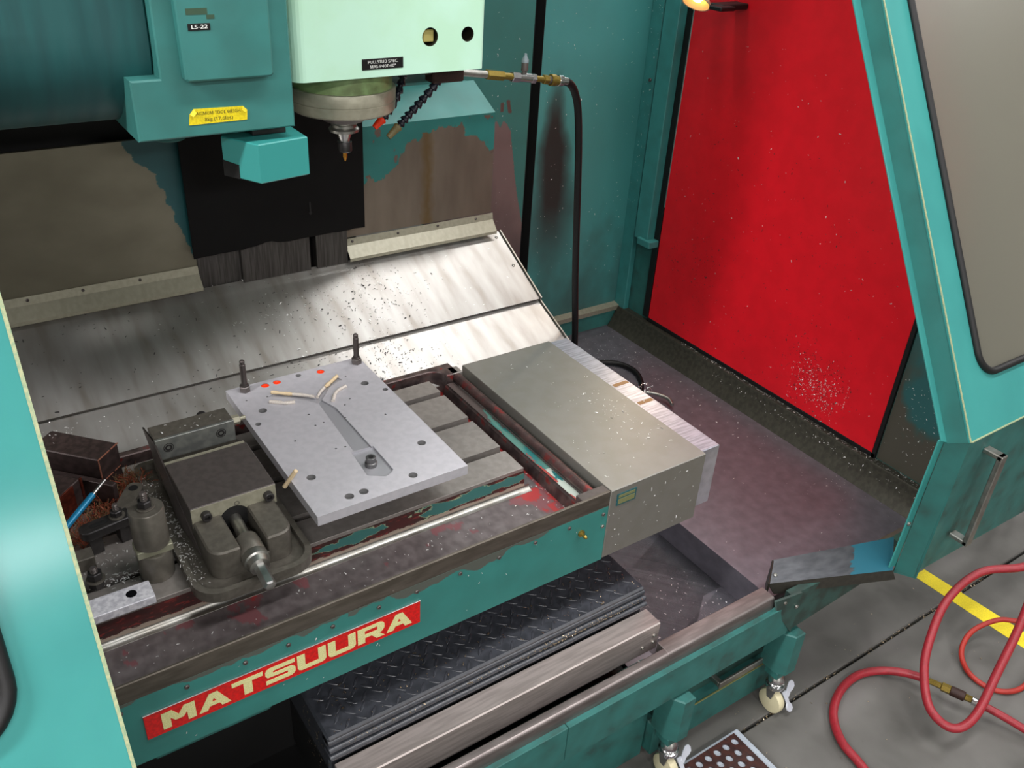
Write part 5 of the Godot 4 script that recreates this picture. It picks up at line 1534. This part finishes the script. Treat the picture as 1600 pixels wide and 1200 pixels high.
func doors() -> void:
	# both doors share one folded profile: upright below the knee, leaning back 30 degrees above it
	var K := Transform3D(Basis(Vector3(1, 0, 0), Vector3(0, 0.863, -0.505), Vector3(0, 0.505, 0.863)), Vector3(0, 0.868, -0.737))
	var pane_mat := M("pane_haze", Color(0.62, 0.61, 0.55, 0.25), 0.42)
	pane_mat.refraction_enabled = true
	pane_mat.refraction_scale = 0.05
	var t := thing("sliding_door", "open right-hand machine door, green with a hazy window and a steel handle", "door", Vector3(2.1, 0.45, -0.74), "machine doors")
	var s := S()
	var poly := P2([1.79, 0.0, 2.7, 0.0, 2.7, 0.132, 1.93, 0.132])
	for i in 7:
		var an := -PI / 2 - (PI / 2) * i / 6.0
		poly.append(Vector2(1.93 + cos(an) * 0.055, 0.187 + sin(an) * 0.055))
	poly.append(Vector2(1.872, 1.6))
	poly.append(Vector2(1.782, 1.6))
	prism(s, poly, -0.006, 0.0, K, 0.001)
	part(t, "upper_frame", s, M("teal_door", Color(0.24, 0.55, 0.53), 0.5, 0.0, {c2 = Color(0.225, 0.52, 0.505), f = 0.006, sc = 1.5, cc = 0.16, spec = 0.22}))
	s = S()
	slab(s, K * Vector3(1.782, 1.6, -0.05), K * Vector3(1.782, 1.6, 0), K * Vector3(1.792, 0, 0), K * Vector3(1.782, 0, -0.05), 0.004)
	part(t, "side_return", s, mats.teal)
	s = S()
	prism(s, P2([1.753, 1.6, 1.784, 1.6, 1.787, 0.0, 1.765, 0.01]), -0.054, -0.05, K, 0.0008)
	part(t, "inner_flange", s, mats.teal_door)
	s = S()
	slab(s, K * Vector3(1.7815, 1.6, 0.0006), K * Vector3(1.785, 1.6, 0.0006), K * Vector3(1.7955, 0, 0.0006), K * Vector3(1.7905, 0, 0.0006), 0.002)
	box(s, Vector3(1.795, 0.866, -0.7385), Vector3(2.7, 0.8695, -0.7345), 0.0008)
	part(t, "worn_edge", s, mats.teal_worn_edge, "worn pale edge")
	# lower, upright half
	var kb := K * Vector3(0, 0, 0)
	s = S()
	slab(s, Vector3(1.792, 0.868, kb.z), Vector3(2.7, 0.868, kb.z), Vector3(2.7, 0.47, kb.z), Vector3(1.815, 0.47, kb.z - 0.012), 0.006)
	part(t, "lower_panel", s, mats.teal_dirty)
	s = S()
	slab(s, Vector3(1.782, 0.852, -0.786), Vector3(1.792, 0.868, kb.z), Vector3(1.815, 0.44, kb.z - 0.02), Vector3(1.80, 0.44, -0.80), 0.004)
	part(t, "lower_return", s, mats.teal_dirty)
	s = S()
	slab(s, Vector3(1.760, 0.852, -0.788), Vector3(1.784, 0.852, -0.788), Vector3(1.803, 0.45, -0.802), Vector3(1.775, 0.455, -0.802), 0.004)
	part(t, "lower_flange", s, mats.teal_door)
	socket_screw(t, Vector3(1.778, 0.60, -0.798), Vector3(0, 0, 1), 0.006, 0.005, mats.steel)
	s = S()
	slab(s, Vector3(1.80, 0.46, -0.80), Vector3(1.83, 0.46, -0.755), Vector3(1.83, 0.43, -0.755), Vector3(1.80, 0.43, -0.80), 0.01)
	part(t, "corner_foot", s, mats.teal_dirty)
	s = S()
	var gp := [K * Vector3(1.874, 1.6, 0.003)]
	for i in 7: gp.append(K * Vector3(1.874, lerpf(0.95, 0.24, i / 6.0), 0.003))
	for i in 9:
		var an := PI + (PI / 2) * i / 8.0
		gp.append(K * Vector3(1.93 + cos(an) * 0.056, 0.187 + sin(an) * 0.056, 0.003))
	for i in 5: gp.append(K * Vector3(lerpf(2.0, 2.7, i / 4.0), 0.131, 0.003))
	tube(s, gp, 0.0085, 10)
	part(t, "window_gasket", s, mats.rubber, "black rubber window gasket")
	s = S()
	prism(s, P2([1.868, 0.12, 2.7, 0.12, 2.7, 1.6, 1.868, 1.6]), -0.005, -0.001, K)
	part(t, "window_pane", s, pane_mat, "hazy plastic window pane")
	# D-shaped flat handle
	s = S()
	var hz := kb.z
	box(s, Vector3(1.868, 0.815, hz - 0.001), Vector3(1.892, 0.827, hz + 0.045), 0.002)
	box(s, Vector3(1.868, 0.565, hz - 0.001), Vector3(1.892, 0.577, hz + 0.045), 0.002)
	box(s, Vector3(1.868, 0.565, hz + 0.033), Vector3(1.892, 0.827, hz + 0.046), 0.002)
	part(t, "handle", s, mats.steel, "flat steel pull handle")
	O = Vector3.ZERO
	t = thing("sliding_door", "near left machine door, green with a pale worn edge and a black window gasket", "door", Vector3(-0.4, 0.45, -0.74), "machine doors")
	s = S()
	poly = P2([0.048, 0.0, 0.054, 1.05, -0.050, 1.05, -0.050, 0.26])
	for i in 9:
		var an := -(PI / 2) * i / 8.0
		poly.append(Vector2(-0.115 + cos(an) * 0.065, 0.26 + sin(an) * 0.065))
	poly.append_array(P2([-0.9, 0.195, -0.9, 0.0]))
	prism(s, poly, -0.006, 0.0, K, 0.001)
	part(t, "upper_frame", s, mats.teal_door)
	s = S()
	slab(s, K * Vector3(0.050, 1.05, 0.0008), K * Vector3(0.0545, 1.05, 0.0008), K * Vector3(0.0485, 0.0, 0.0008), K * Vector3(0.044, 0.0, 0.0008), 0.007)
	part(t, "worn_edge", s, mats.teal_worn_edge, "worn pale edge")
	s = S()
	slab(s, Vector3(-0.9, 0.868, kb.z), Vector3(0.048, 0.868, kb.z), Vector3(0.048, 0.44, kb.z), Vector3(-0.9, 0.44, kb.z), 0.006)
	part(t, "lower_panel", s, mats.teal_door)
	s = S()
	gp = [K * Vector3(-0.053, 1.05, 0.004)]
	for i in 5: gp.append(K * Vector3(-0.053, lerpf(0.95, 0.32, i / 4.0), 0.004))
	for i in 9:
		var an := -(PI / 2) * i / 8.0
		gp.append(K * Vector3(-0.115 + cos(an) * 0.062, 0.26 + sin(an) * 0.062, 0.004))
	for i in 4: gp.append(K * Vector3(lerpf(-0.2, -0.9, i / 3.0), 0.198, 0.004))
	tube(s, gp, 0.0105, 12)
	part(t, "window_gasket", s, mats.rubber, "black rubber window gasket")
	s = S()
	prism(s, P2([-0.045, 0.185, -0.045, 1.05, -0.9, 1.05, -0.9, 0.185]), -0.005, -0.001, K)
	var pm := M("pane_dark", Color(0.16, 0.17, 0.17, 0.9), 0.35)
	pm.transparency = BaseMaterial3D.TRANSPARENCY_ALPHA
	part(t, "window_pane", s, pm, "dark window pane")
	O = Vector3.ZERO

# ------------------------------------------------------------------ coolant tank on castors, floor things

func tank() -> void:
	var t := thing("coolant_tank", "green coolant tank on castors under the front rail, with a bar handle", "tank", Vector3(1.37, 0, -1.0))
	var s := S()
	box(s, Vector3(1.166, 0.02, -1.45), Vector3(1.62, 0.122, -0.925), 0.003)
	part(t, "tank_body", s, mats.teal_dirty)
	s = S()
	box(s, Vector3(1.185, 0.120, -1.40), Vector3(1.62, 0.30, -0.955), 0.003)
	part(t, "upper_body", s, mats.teal_shaded)  # darkened teal for the shade behind the rail
	s = S()
	box(s, Vector3(1.19, 0.1205, -0.928), Vector3(1.62, 0.1235, -0.924), 0.0006)
	part(t, "bright_edge", s, M("edge_khaki", Color(0.55, 0.56, 0.36), 0.4, 0.5))
	s = S()
	box(s, Vector3(1.365, 0.152, -0.919), Vector3(1.575, 0.172, -0.912), 0.0015)
	box(s, Vector3(1.365, 0.154, -0.956), Vector3(1.379, 0.170, -0.918), 0.0015)
	box(s, Vector3(1.561, 0.154, -0.956), Vector3(1.575, 0.170, -0.918), 0.0015)
	part(t, "handle", s, mats.steel, "flat steel bar handle")
	# both legs with their castors
	for x in [1.548, 1.168]:
		s = S()
		prism(s, P2([x - 0.026, -0.92, x - 0.026, -0.875, x - 0.008, -0.85, x + 0.026, -0.85, x + 0.026, -0.92]), 0.155, 0.295, AY, 0.003)
		var leg := part(t, "leg", s, mats.teal_dirty)
		s = S()
		prism(s, P2([x - 0.018, -0.905, x - 0.018, -0.865, x + 0.018, -0.865, x + 0.018, -0.905]), 0.128, 0.156, AY, 0.004)
		part(leg, "leg_foot", s, mats.teal_dirty)
		var cp := Vector3(x + 0.004, 0, -0.878)
		s = S()
		lathe(s, cp + Vector3(0, 0.088, 0), Vector3.UP, [Vector2(0, 0), Vector2(0.024, 0), Vector2(0.025, 0.002), Vector2(0.025, 0.012), Vector2(0.019, 0.014), Vector2(0.021, 0.020), Vector2(0.021, 0.030), Vector2(0.012, 0.042), Vector2(0, 0.042)], 24)
		for dx in [-0.0165, 0.0145]:
			prism(s, P2([-0.014, 0.09, 0.018, 0.09, 0.010, 0.052, -0.004, 0.052]), dx, dx + 0.002, Transform3D(AX.basis, Vector3(cp.x, 0, cp.z)), 0.0004)
		var ca := part(t, "castor", s, mats.chrome, "chromed castor fork")
		s = S()
		lathe(s, cp + Vector3(-0.012, 0.036, 0.004), Vector3(1, 0, 0), [Vector2(0, 0), Vector2(0.02, 0), Vector2(0.034, 0.002), Vector2(0.0355, 0.006), Vector2(0.0355, 0.018), Vector2(0.034, 0.022), Vector2(0.02, 0.024), Vector2(0, 0.024)], 32)
		part(ca, "wheel", s, mats.castor_white, "ivory castor wheel")
		s = S()
		var base := Transform3D(Basis(Vector3(1, 0, 0), Vector3(0, -0.80, 0.60), Vector3(0, 0.60, 0.80)), cp + Vector3(0.026, 0.060, 0.020))
		prism(s, P2([-0.008, -0.006, 0.006, -0.006, 0.007, 0.010, 0.006, 0.026, 0.011, 0.034, 0.012, 0.044, 0.005, 0.051, -0.004, 0.050, -0.010, 0.043, -0.010, 0.034, -0.005, 0.026, -0.007, 0.010]), -0.002, 0.002, base, 0.0008, 0.6)
		prism(s, P2([0.0, 0.004, 0.014, -0.012, 0.026, -0.022, 0.036, -0.022, 0.041, -0.014, 0.039, -0.004, 0.030, 0.002, 0.020, 0.004, 0.008, 0.014]), -0.0015, 0.0025, base, 0.0008, 0.6)
		part(ca, "brake_pedal", s, M("pedal", Color(0.80, 0.82, 0.86), 0.35, 0.4), "bright brake pedal")
	O = Vector3.ZERO

func floor_things() -> void:
	var s := S()
	prism(s, P2([2.36, -0.985, 2.418, -0.985, 2.447, -0.55, 2.50, 0.2, 2.43, 0.2, 2.378, -0.55]), 0.0, 0.0008, AY)
	var tape := part(self, "floor_marking", s, mats.yellow)
	tag(tape, "yellow safety stripe painted on the grey concrete floor beyond the machine door", "floor marking")
	s = S()
	# perforated step: a speckled board with a brown perforated sheet on it
	var t := thing("floor_step", "low step board with a brown perforated top and speckled grey border on the floor", "step", Vector3(1.25, 0, -0.6))
	s = S()
	box(s, Vector3(0.9, 0.001, -0.862), Vector3(1.41, 0.028, -0.35), 0.002)
	part(t, "board", s, M("speckle", Color(0.62, 0.66, 0.70), 0.7, 0.0, {stops = [[0.3, Color(0.40, 0.43, 0.47)], [0.5, Color(0.58, 0.62, 0.66)], [0.6, Color(0.78, 0.81, 0.84)]], f = 0.25, sc = 6.0, oct = 2}), "speckled grey board")
	var sheet := CSGBox3D.new()
	sheet.name = "perforated_sheet"
	sheet.size = Vector3(0.50, 0.006, 0.50)
	sheet.position = Vector3(1.388 - 0.25, 0.031, -0.853 + 0.25) - O
	sheet.material = M("brown_sheet", Color(0.24, 0.11, 0.08), 0.5, 0.1, {c2 = Color(0.17, 0.075, 0.06), f = 0.02, sc = 5.0})
	tag(sheet, "brown perforated sheet")
	t.add_child(sheet)
	for r in 4:
		var x := 1.372 - (0.0155 if r % 2 else 0.0) - 0.001 * r
		while x > 1.03:
			var h := CSGCylinder3D.new()
			h.name = "hole"
			h.operation = CSGShape3D.OPERATION_SUBTRACTION
			h.radius = 0.0098
			h.height = 0.05
			h.sides = 18
			h.material = sheet.material
			h.position = Vector3(x, 0.031, -0.834 + 0.0273 * r) - O - sheet.position
			sheet.add_child(h, true)
			x -= 0.031
	O = Vector3.ZERO
	# red air hose: a looped run held up off the floor, a brass coupling, and a run lying on the floor
	t = thing("red_air_hose", "thick red air hose looping over the concrete floor with a brass coupling", "hose", Vector3(1.95, 0, -0.65))
	s = S()
	tube(s, curve([Vector3(3.3, 0.0125, 0.1), Vector3(3.05, 0.06, -0.2), Vector3(2.8, 0.24, -0.44), Vector3(2.55, 0.335, -0.60), Vector3(2.38, 0.32, -0.66), Vector3(2.291, 0.30, -0.695), Vector3(2.206, 0.27, -0.757), Vector3(2.082, 0.22, -0.762), Vector3(1.964, 0.15, -0.718), Vector3(1.905, 0.10, -0.672), Vector3(1.860, 0.07, -0.612), Vector3(1.860, 0.07, -0.548), Vector3(1.920, 0.095, -0.532), Vector3(2.049, 0.15, -0.566), Vector3(2.213, 0.22, -0.614), Vector3(2.40, 0.31, -0.69), Vector3(2.65, 0.29, -0.82), Vector3(2.95, 0.12, -0.98), Vector3(3.2, 0.0125, -1.08), Vector3(3.5, 0.0125, -1.15)], 8), 0.0115, 14)
	part(t, "loop", s, mats.hose_red, "loop of the hose held up off the floor")
	s = S()
	tube(s, curve([Vector3(1.75, 0.0125, 0.3), Vector3(1.62, 0.0125, -0.1), Vector3(1.555, 0.0125, -0.42), Vector3(1.609, 0.0125, -0.617), Vector3(1.626, 0.0125, -0.696), Vector3(1.675, 0.0125, -0.762), Vector3(1.754, 0.0125, -0.803), Vector3(1.841, 0.0125, -0.814), Vector3(1.910, 0.016, -0.790), Vector3(1.950, 0.03, -0.743), Vector3(1.968, 0.042, -0.698)], 8), 0.0115, 14)
	part(t, "floor_run", s, mats.hose_red, "run of the hose lying on the floor")
	s = S()
	tube(s, curve([Vector3(2.020, 0.045, -0.565), Vector3(2.040, 0.04, -0.515), Vector3(2.062, 0.03, -0.463), Vector3(2.10, 0.0125, -0.37), Vector3(2.2, 0.0125, -0.2), Vector3(2.5, 0.0125, 0.4)], 8), 0.0105, 14)
	part(t, "floor_run", s, mats.hose_red)
	var c0 := Vector3(1.966, 0.042, -0.702)
	var c1 := Vector3(2.021, 0.046, -0.562)
	for q in [["ferrule", 0.0, 0.12, 0.0125, "chrome", false], ["coupling", 0.12, 0.34, 0.0085, "brass", true], ["coupling", 0.34, 0.50, 0.0125, "brass", true], ["coupling", 0.50, 0.74, 0.0135, "rust", false], ["coupling", 0.74, 0.86, 0.0095, "brass", true], ["ferrule", 0.86, 1.0, 0.0122, "chrome", false]]:
		s = S()
		if q[5]: hexrod(s, c0.lerp(c1, q[1]), c0.lerp(c1, q[2]), q[3])
		else: rod(s, c0.lerp(c1, q[1]), c0.lerp(c1, q[2]), q[3])
		part(t, q[0], s, mats[q[4]])
	O = Vector3.ZERO
	t = thing("thin_air_hose", "thinner orange-red hose lying in a small loop on the floor inside the big loop", "hose", Vector3(2.2, 0, -0.65))
	s = S()
	tube(s, curve([Vector3(3.0, 0.008, -0.30), Vector3(2.7, 0.05, -0.45), Vector3(2.48, 0.095, -0.59), Vector3(2.361, 0.09, -0.655), Vector3(2.322, 0.075, -0.70), Vector3(2.248, 0.045, -0.726), Vector3(2.175, 0.02, -0.706), Vector3(2.132, 0.010, -0.650), Vector3(2.137, 0.008, -0.586), Vector3(2.186, 0.008, -0.548), Vector3(2.266, 0.008, -0.546), Vector3(2.42, 0.008, -0.59), Vector3(2.8, 0.008, -0.72)], 8), 0.0075, 12)
	part(t, "hose", s, mats.hose_orange)
	O = Vector3.ZERO

# ------------------------------------------------------------------ swarf

func chips() -> void:
	var sliver := S()
	var w := 0.0007
	for i in 3:                                     # a short curled strip with a body
		var a0 := -0.6 + 0.4 * i
		var a1 := a0 + 0.4
		var p0 := Vector3(sin(a0), cos(a0) - 0.8, 0) * 0.0024
		var p1 := Vector3(sin(a1), cos(a1) - 0.8, 0) * 0.0024
		for sg in [-1.0, 1.0]:
			var n: Vector3 = Vector3((p0 + p1).x, 0.004, 0) * sg
			var o: Vector3 = Vector3(0, 0.00012, 0) * sg
			face(sliver, [p0 + Vector3(0, 0, -w) + o, p1 + Vector3(0, 0, -w) + o, p1 + Vector3(0, 0, w) + o, p0 + Vector3(0, 0, w) + o], n)
	var mesh := sliver.commit()
	# name, label, dark share, then patches: centre, half u, half v, normal, count, clustered
	heap(mesh, "silver metal chips scattered over the dark tray floor", 1, mats.chip_silver, [
		[Vector3(1.95, 0.3805, -2.05), Vector3(0.18, 0, 0), Vector3(0, 0, 0.18), Vector3.UP, 260, true],
		[Vector3(2.06, 0.3805, -1.55), Vector3(0.10, 0, 0), Vector3(0, 0, 0.55), Vector3.UP, 160, false],
		[Vector3(1.8, 0.3805, -1.4), Vector3(0.28, 0, 0), Vector3(0, 0, 0.45), Vector3.UP, 90, false],
		[Vector3(2.135, 0.4595, -1.45), Vector3(0.012, 0, 0), Vector3(0, 0, 0.48), Vector3.UP, 420, false],
		[Vector3(2.112, 0.424, -1.35), Vector3(0.006, 0.014, 0), Vector3(0, 0, 0.4), Vector3(-0.9, 0.45, 0), 160, false],
		[Vector3(1.30, 0.3005, -1.08), Vector3(0.19, 0, 0), Vector3(0, 0, 0.13), Vector3.UP, 150, false]])
	heap(mesh, "silver metal chips sticking to the red side panel", 2, mats.chip_silver, [
		[Vector3(2.1385, 0.57, -1.36), Vector3(0, 0.07, 0), Vector3(0, 0, 0.10), Vector3(-1, 0, 0), 330, true],
		[Vector3(2.1385, 1.0, -1.6), Vector3(0, 0.5, 0), Vector3(0, 0, 0.46), Vector3(-1, 0, 0), 170, false]])
	heap(mesh, "dark chip specks on the red side panel", 3, mats.oxide, [
		[Vector3(2.1385, 0.60, -1.38), Vector3(0, 0.10, 0), Vector3(0, 0, 0.13), Vector3(-1, 0, 0), 420, true],
		[Vector3(2.1385, 0.85, -1.65), Vector3(0, 0.40, 0), Vector3(0, 0, 0.45), Vector3(-1, 0, 0), 420, false],
		[Vector3(2.1385, 0.75, -1.95), Vector3(0, 0.12, 0), Vector3(0, 0, 0.12), Vector3(-1, 0, 0), 150, true]])
	heap(mesh, "silver metal chips on the green rear wall and door posts", 4, mats.chip_silver, [
		[Vector3(1.92, 1.1, -2.2995), Vector3(0.2, 0, 0), Vector3(0, 0.5, 0), Vector3(0, 0, 1), 130, false],
		[Vector3(1.48, 1.2, -2.2895), Vector3(0.16, 0, 0), Vector3(0, 0.35, 0), Vector3(0, 0, 1), 60, false],
		[Vector3(2.1255, 1.25, -2.27), Vector3(0, 0.4, 0), Vector3(0, 0, 0.025), Vector3(-1, 0, 0), 60, false],
		[Vector3(2.149, 0.62, -1.04), Vector3(0, 0.12, 0), Vector3(0, 0, 0.07), Vector3(-1, 0, 0), 70, false]])
	var gu := Vector3(0, -0.059, 0.108)
	var gl := Vector3(0, -0.036, 0.0835)
	heap(mesh, "bright and dark metal chips strewn over the sloping guard plates", 5, mats.oxide, [
		[Vector3(0.85, 0.949 + 0.0008, -1.85), Vector3(0.2, 0, 0), gu, Vector3(0, 0.88, 0.47), 260, true],
		[Vector3(0.55, 0.949 + 0.0008, -1.85), Vector3(0.5, 0, 0), gu, Vector3(0, 0.88, 0.47), 160, false],
		[Vector3(0.82, 0.848 + 0.0008, -1.6685), Vector3(0.16, 0, 0), gl, Vector3(0, 0.918, 0.396), 360, true],
		[Vector3(0.6, 0.848 + 0.0008, -1.6685), Vector3(0.3, 0, 0), gl, Vector3(0, 0.918, 0.396), 160, false]])
	heap(mesh, "silver metal chips strewn over the sloping guard plates", 6, mats.chip_silver, [
		[Vector3(0.8, 0.949 + 0.0008, -1.85), Vector3(0.3, 0, 0), gu, Vector3(0, 0.88, 0.47), 240, true],
		[Vector3(0.6, 0.848 + 0.0008, -1.6685), Vector3(0.5, 0, 0), gl, Vector3(0, 0.918, 0.396), 100, false]])
	heap(mesh, "silver metal chips on the machine table, trough and vise", 7, mats.chip_silver, [
		[Vector3(0.45, 0.7978, -1.085), Vector3(0.52, 0, 0), Vector3(0, 0, 0.05), Vector3.UP, 150, false],
		[Vector3(0.92, 0.7978, -1.2), Vector3(0.012, 0, 0), Vector3(0, 0, 0.17), Vector3.UP, 40, false],
		[Vector3(0.22, 0.8735, -1.32), Vector3(0.008, 0, 0), Vector3(0, 0, 0.17), Vector3.UP, 120, false],
		[Vector3(0.238, 0.8608, -1.32), Vector3(0.008, 0, 0), Vector3(0, 0, 0.17), Vector3.UP, 150, false],
		[Vector3(0.13, 0.8507, -1.252), Vector3(0.05, 0, 0), Vector3(0, 0, 0.012), Vector3.UP, 120, false],
		[Vector3(0.12, 0.8507, -1.29), Vector3(0.05, 0, 0), Vector3(0, 0, 0.06), Vector3.UP, 80, false],
		[Vector3(0.32, 0.9674, -1.475), Vector3(0.06, 0, 0), Vector3(0, 0, 0.018), Vector3.UP, 12, false],
		[Vector3(0.12, 0.9405, -1.60), Vector3(0.06, 0, 0), Vector3(0, 0, 0.04), Vector3.UP, 22, true],
		[Vector3(1.19, 0.8505, -1.24), Vector3(0.06, 0, 0), Vector3(0, 0, 0.10), Vector3.UP, 70, true],
		[Vector3(1.13, 0.8505, -1.3), Vector3(0.12, 0, 0), Vector3(0, 0, 0.26), Vector3.UP, 60, false],
		[Vector3(1.12, 0.76, -1.018), Vector3(0.12, 0, 0), Vector3(0, 0.07, 0), Vector3(0, 0, 1), 40, false],
		[Vector3(0.45, 0.74, -1.019), Vector3(0.5, 0, 0), Vector3(0, 0.06, 0), Vector3(0, 0, 1), 30, false]])
	heap(mesh, "pale metal chips on the black tread plate and its stepped lips", 8, M("chip_tan", Color(0.80, 0.72, 0.60), 0.35, 0.9), [
		[Vector3(0.75, 0.5425, -1.06), Vector3(0.37, 0, 0), Vector3(0, 0, 0.05), Vector3.UP, 200, false],
		[Vector3(0.75, 0.521, -0.995), Vector3(0.37, 0, 0), Vector3(0, 0, 0.003), Vector3.UP, 120, false],
		[Vector3(0.95, 0.515, -0.992), Vector3(0.12, 0, 0), Vector3(0, 0.006, 0.005), Vector3.UP, 120, true],
		[Vector3(0.369, 0.47, -1.06), Vector3(0, 0.06, 0), Vector3(0, 0, 0.06), Vector3(-1, 0, 0), 70, false]])
	heap(mesh, "pale metal chips lying along the expansion joint of the floor", 9, mats.chip_tan, [
		[Vector3(2.0, 0.0006, -0.859), Vector3(0.6, 0, 0), Vector3(0, 0, 0.006), Vector3.UP, 240, false],
		[Vector3(1.9, 0.0006, -0.80), Vector3(0.5, 0, 0), Vector3(0, 0, 0.16), Vector3.UP, 40, false]])

func heap(mesh: Mesh, label: String, sd: int, m: Material, patches: Array, size := 1.35) -> void:
	var rng := RandomNumberGenerator.new()
	rng.seed = 100 + sd
	var all := []
	for q in patches:
		var n: Vector3 = q[3].normalized()
		var u := n.cross(Vector3.UP if absf(n.y) < 0.9 else Vector3.RIGHT).normalized()
		for i in q[4]:
			var a := rng.randf_range(-1, 1)
			var b := rng.randf_range(-1, 1)
			if q[5]:
				a = clampf(rng.randfn(0, 0.6), -1.6, 1.6)
				b = clampf(rng.randfn(0, 0.55), -1, 1)
			var bs := Basis(u, n, u.cross(n)).rotated(n, rng.randf() * TAU)
			bs = bs.rotated(u, rng.randf_range(-0.5, 0.5))
			var k := (0.35 + 1.0 * rng.randf() * rng.randf()) * size
			bs = bs * Basis.from_scale(Vector3(k * (1.0 + rng.randf()), k, k * (0.6 + 0.6 * rng.randf())))
			all.append(Transform3D(bs, q[0] + q[1] * a + q[2] * b + n * 0.0003))
	var mm := MultiMesh.new()
	mm.transform_format = MultiMesh.TRANSFORM_3D
	mm.mesh = mesh
	mm.instance_count = all.size()
	for i in all.size(): mm.set_instance_transform(i, all[i])
	var o := MultiMeshInstance3D.new()
	o.multimesh = mm
	o.material_override = m
	o.name = numbered("metal_chips")
	add_child(o)
	tag(o, label, "metal chips", "", "stuff")
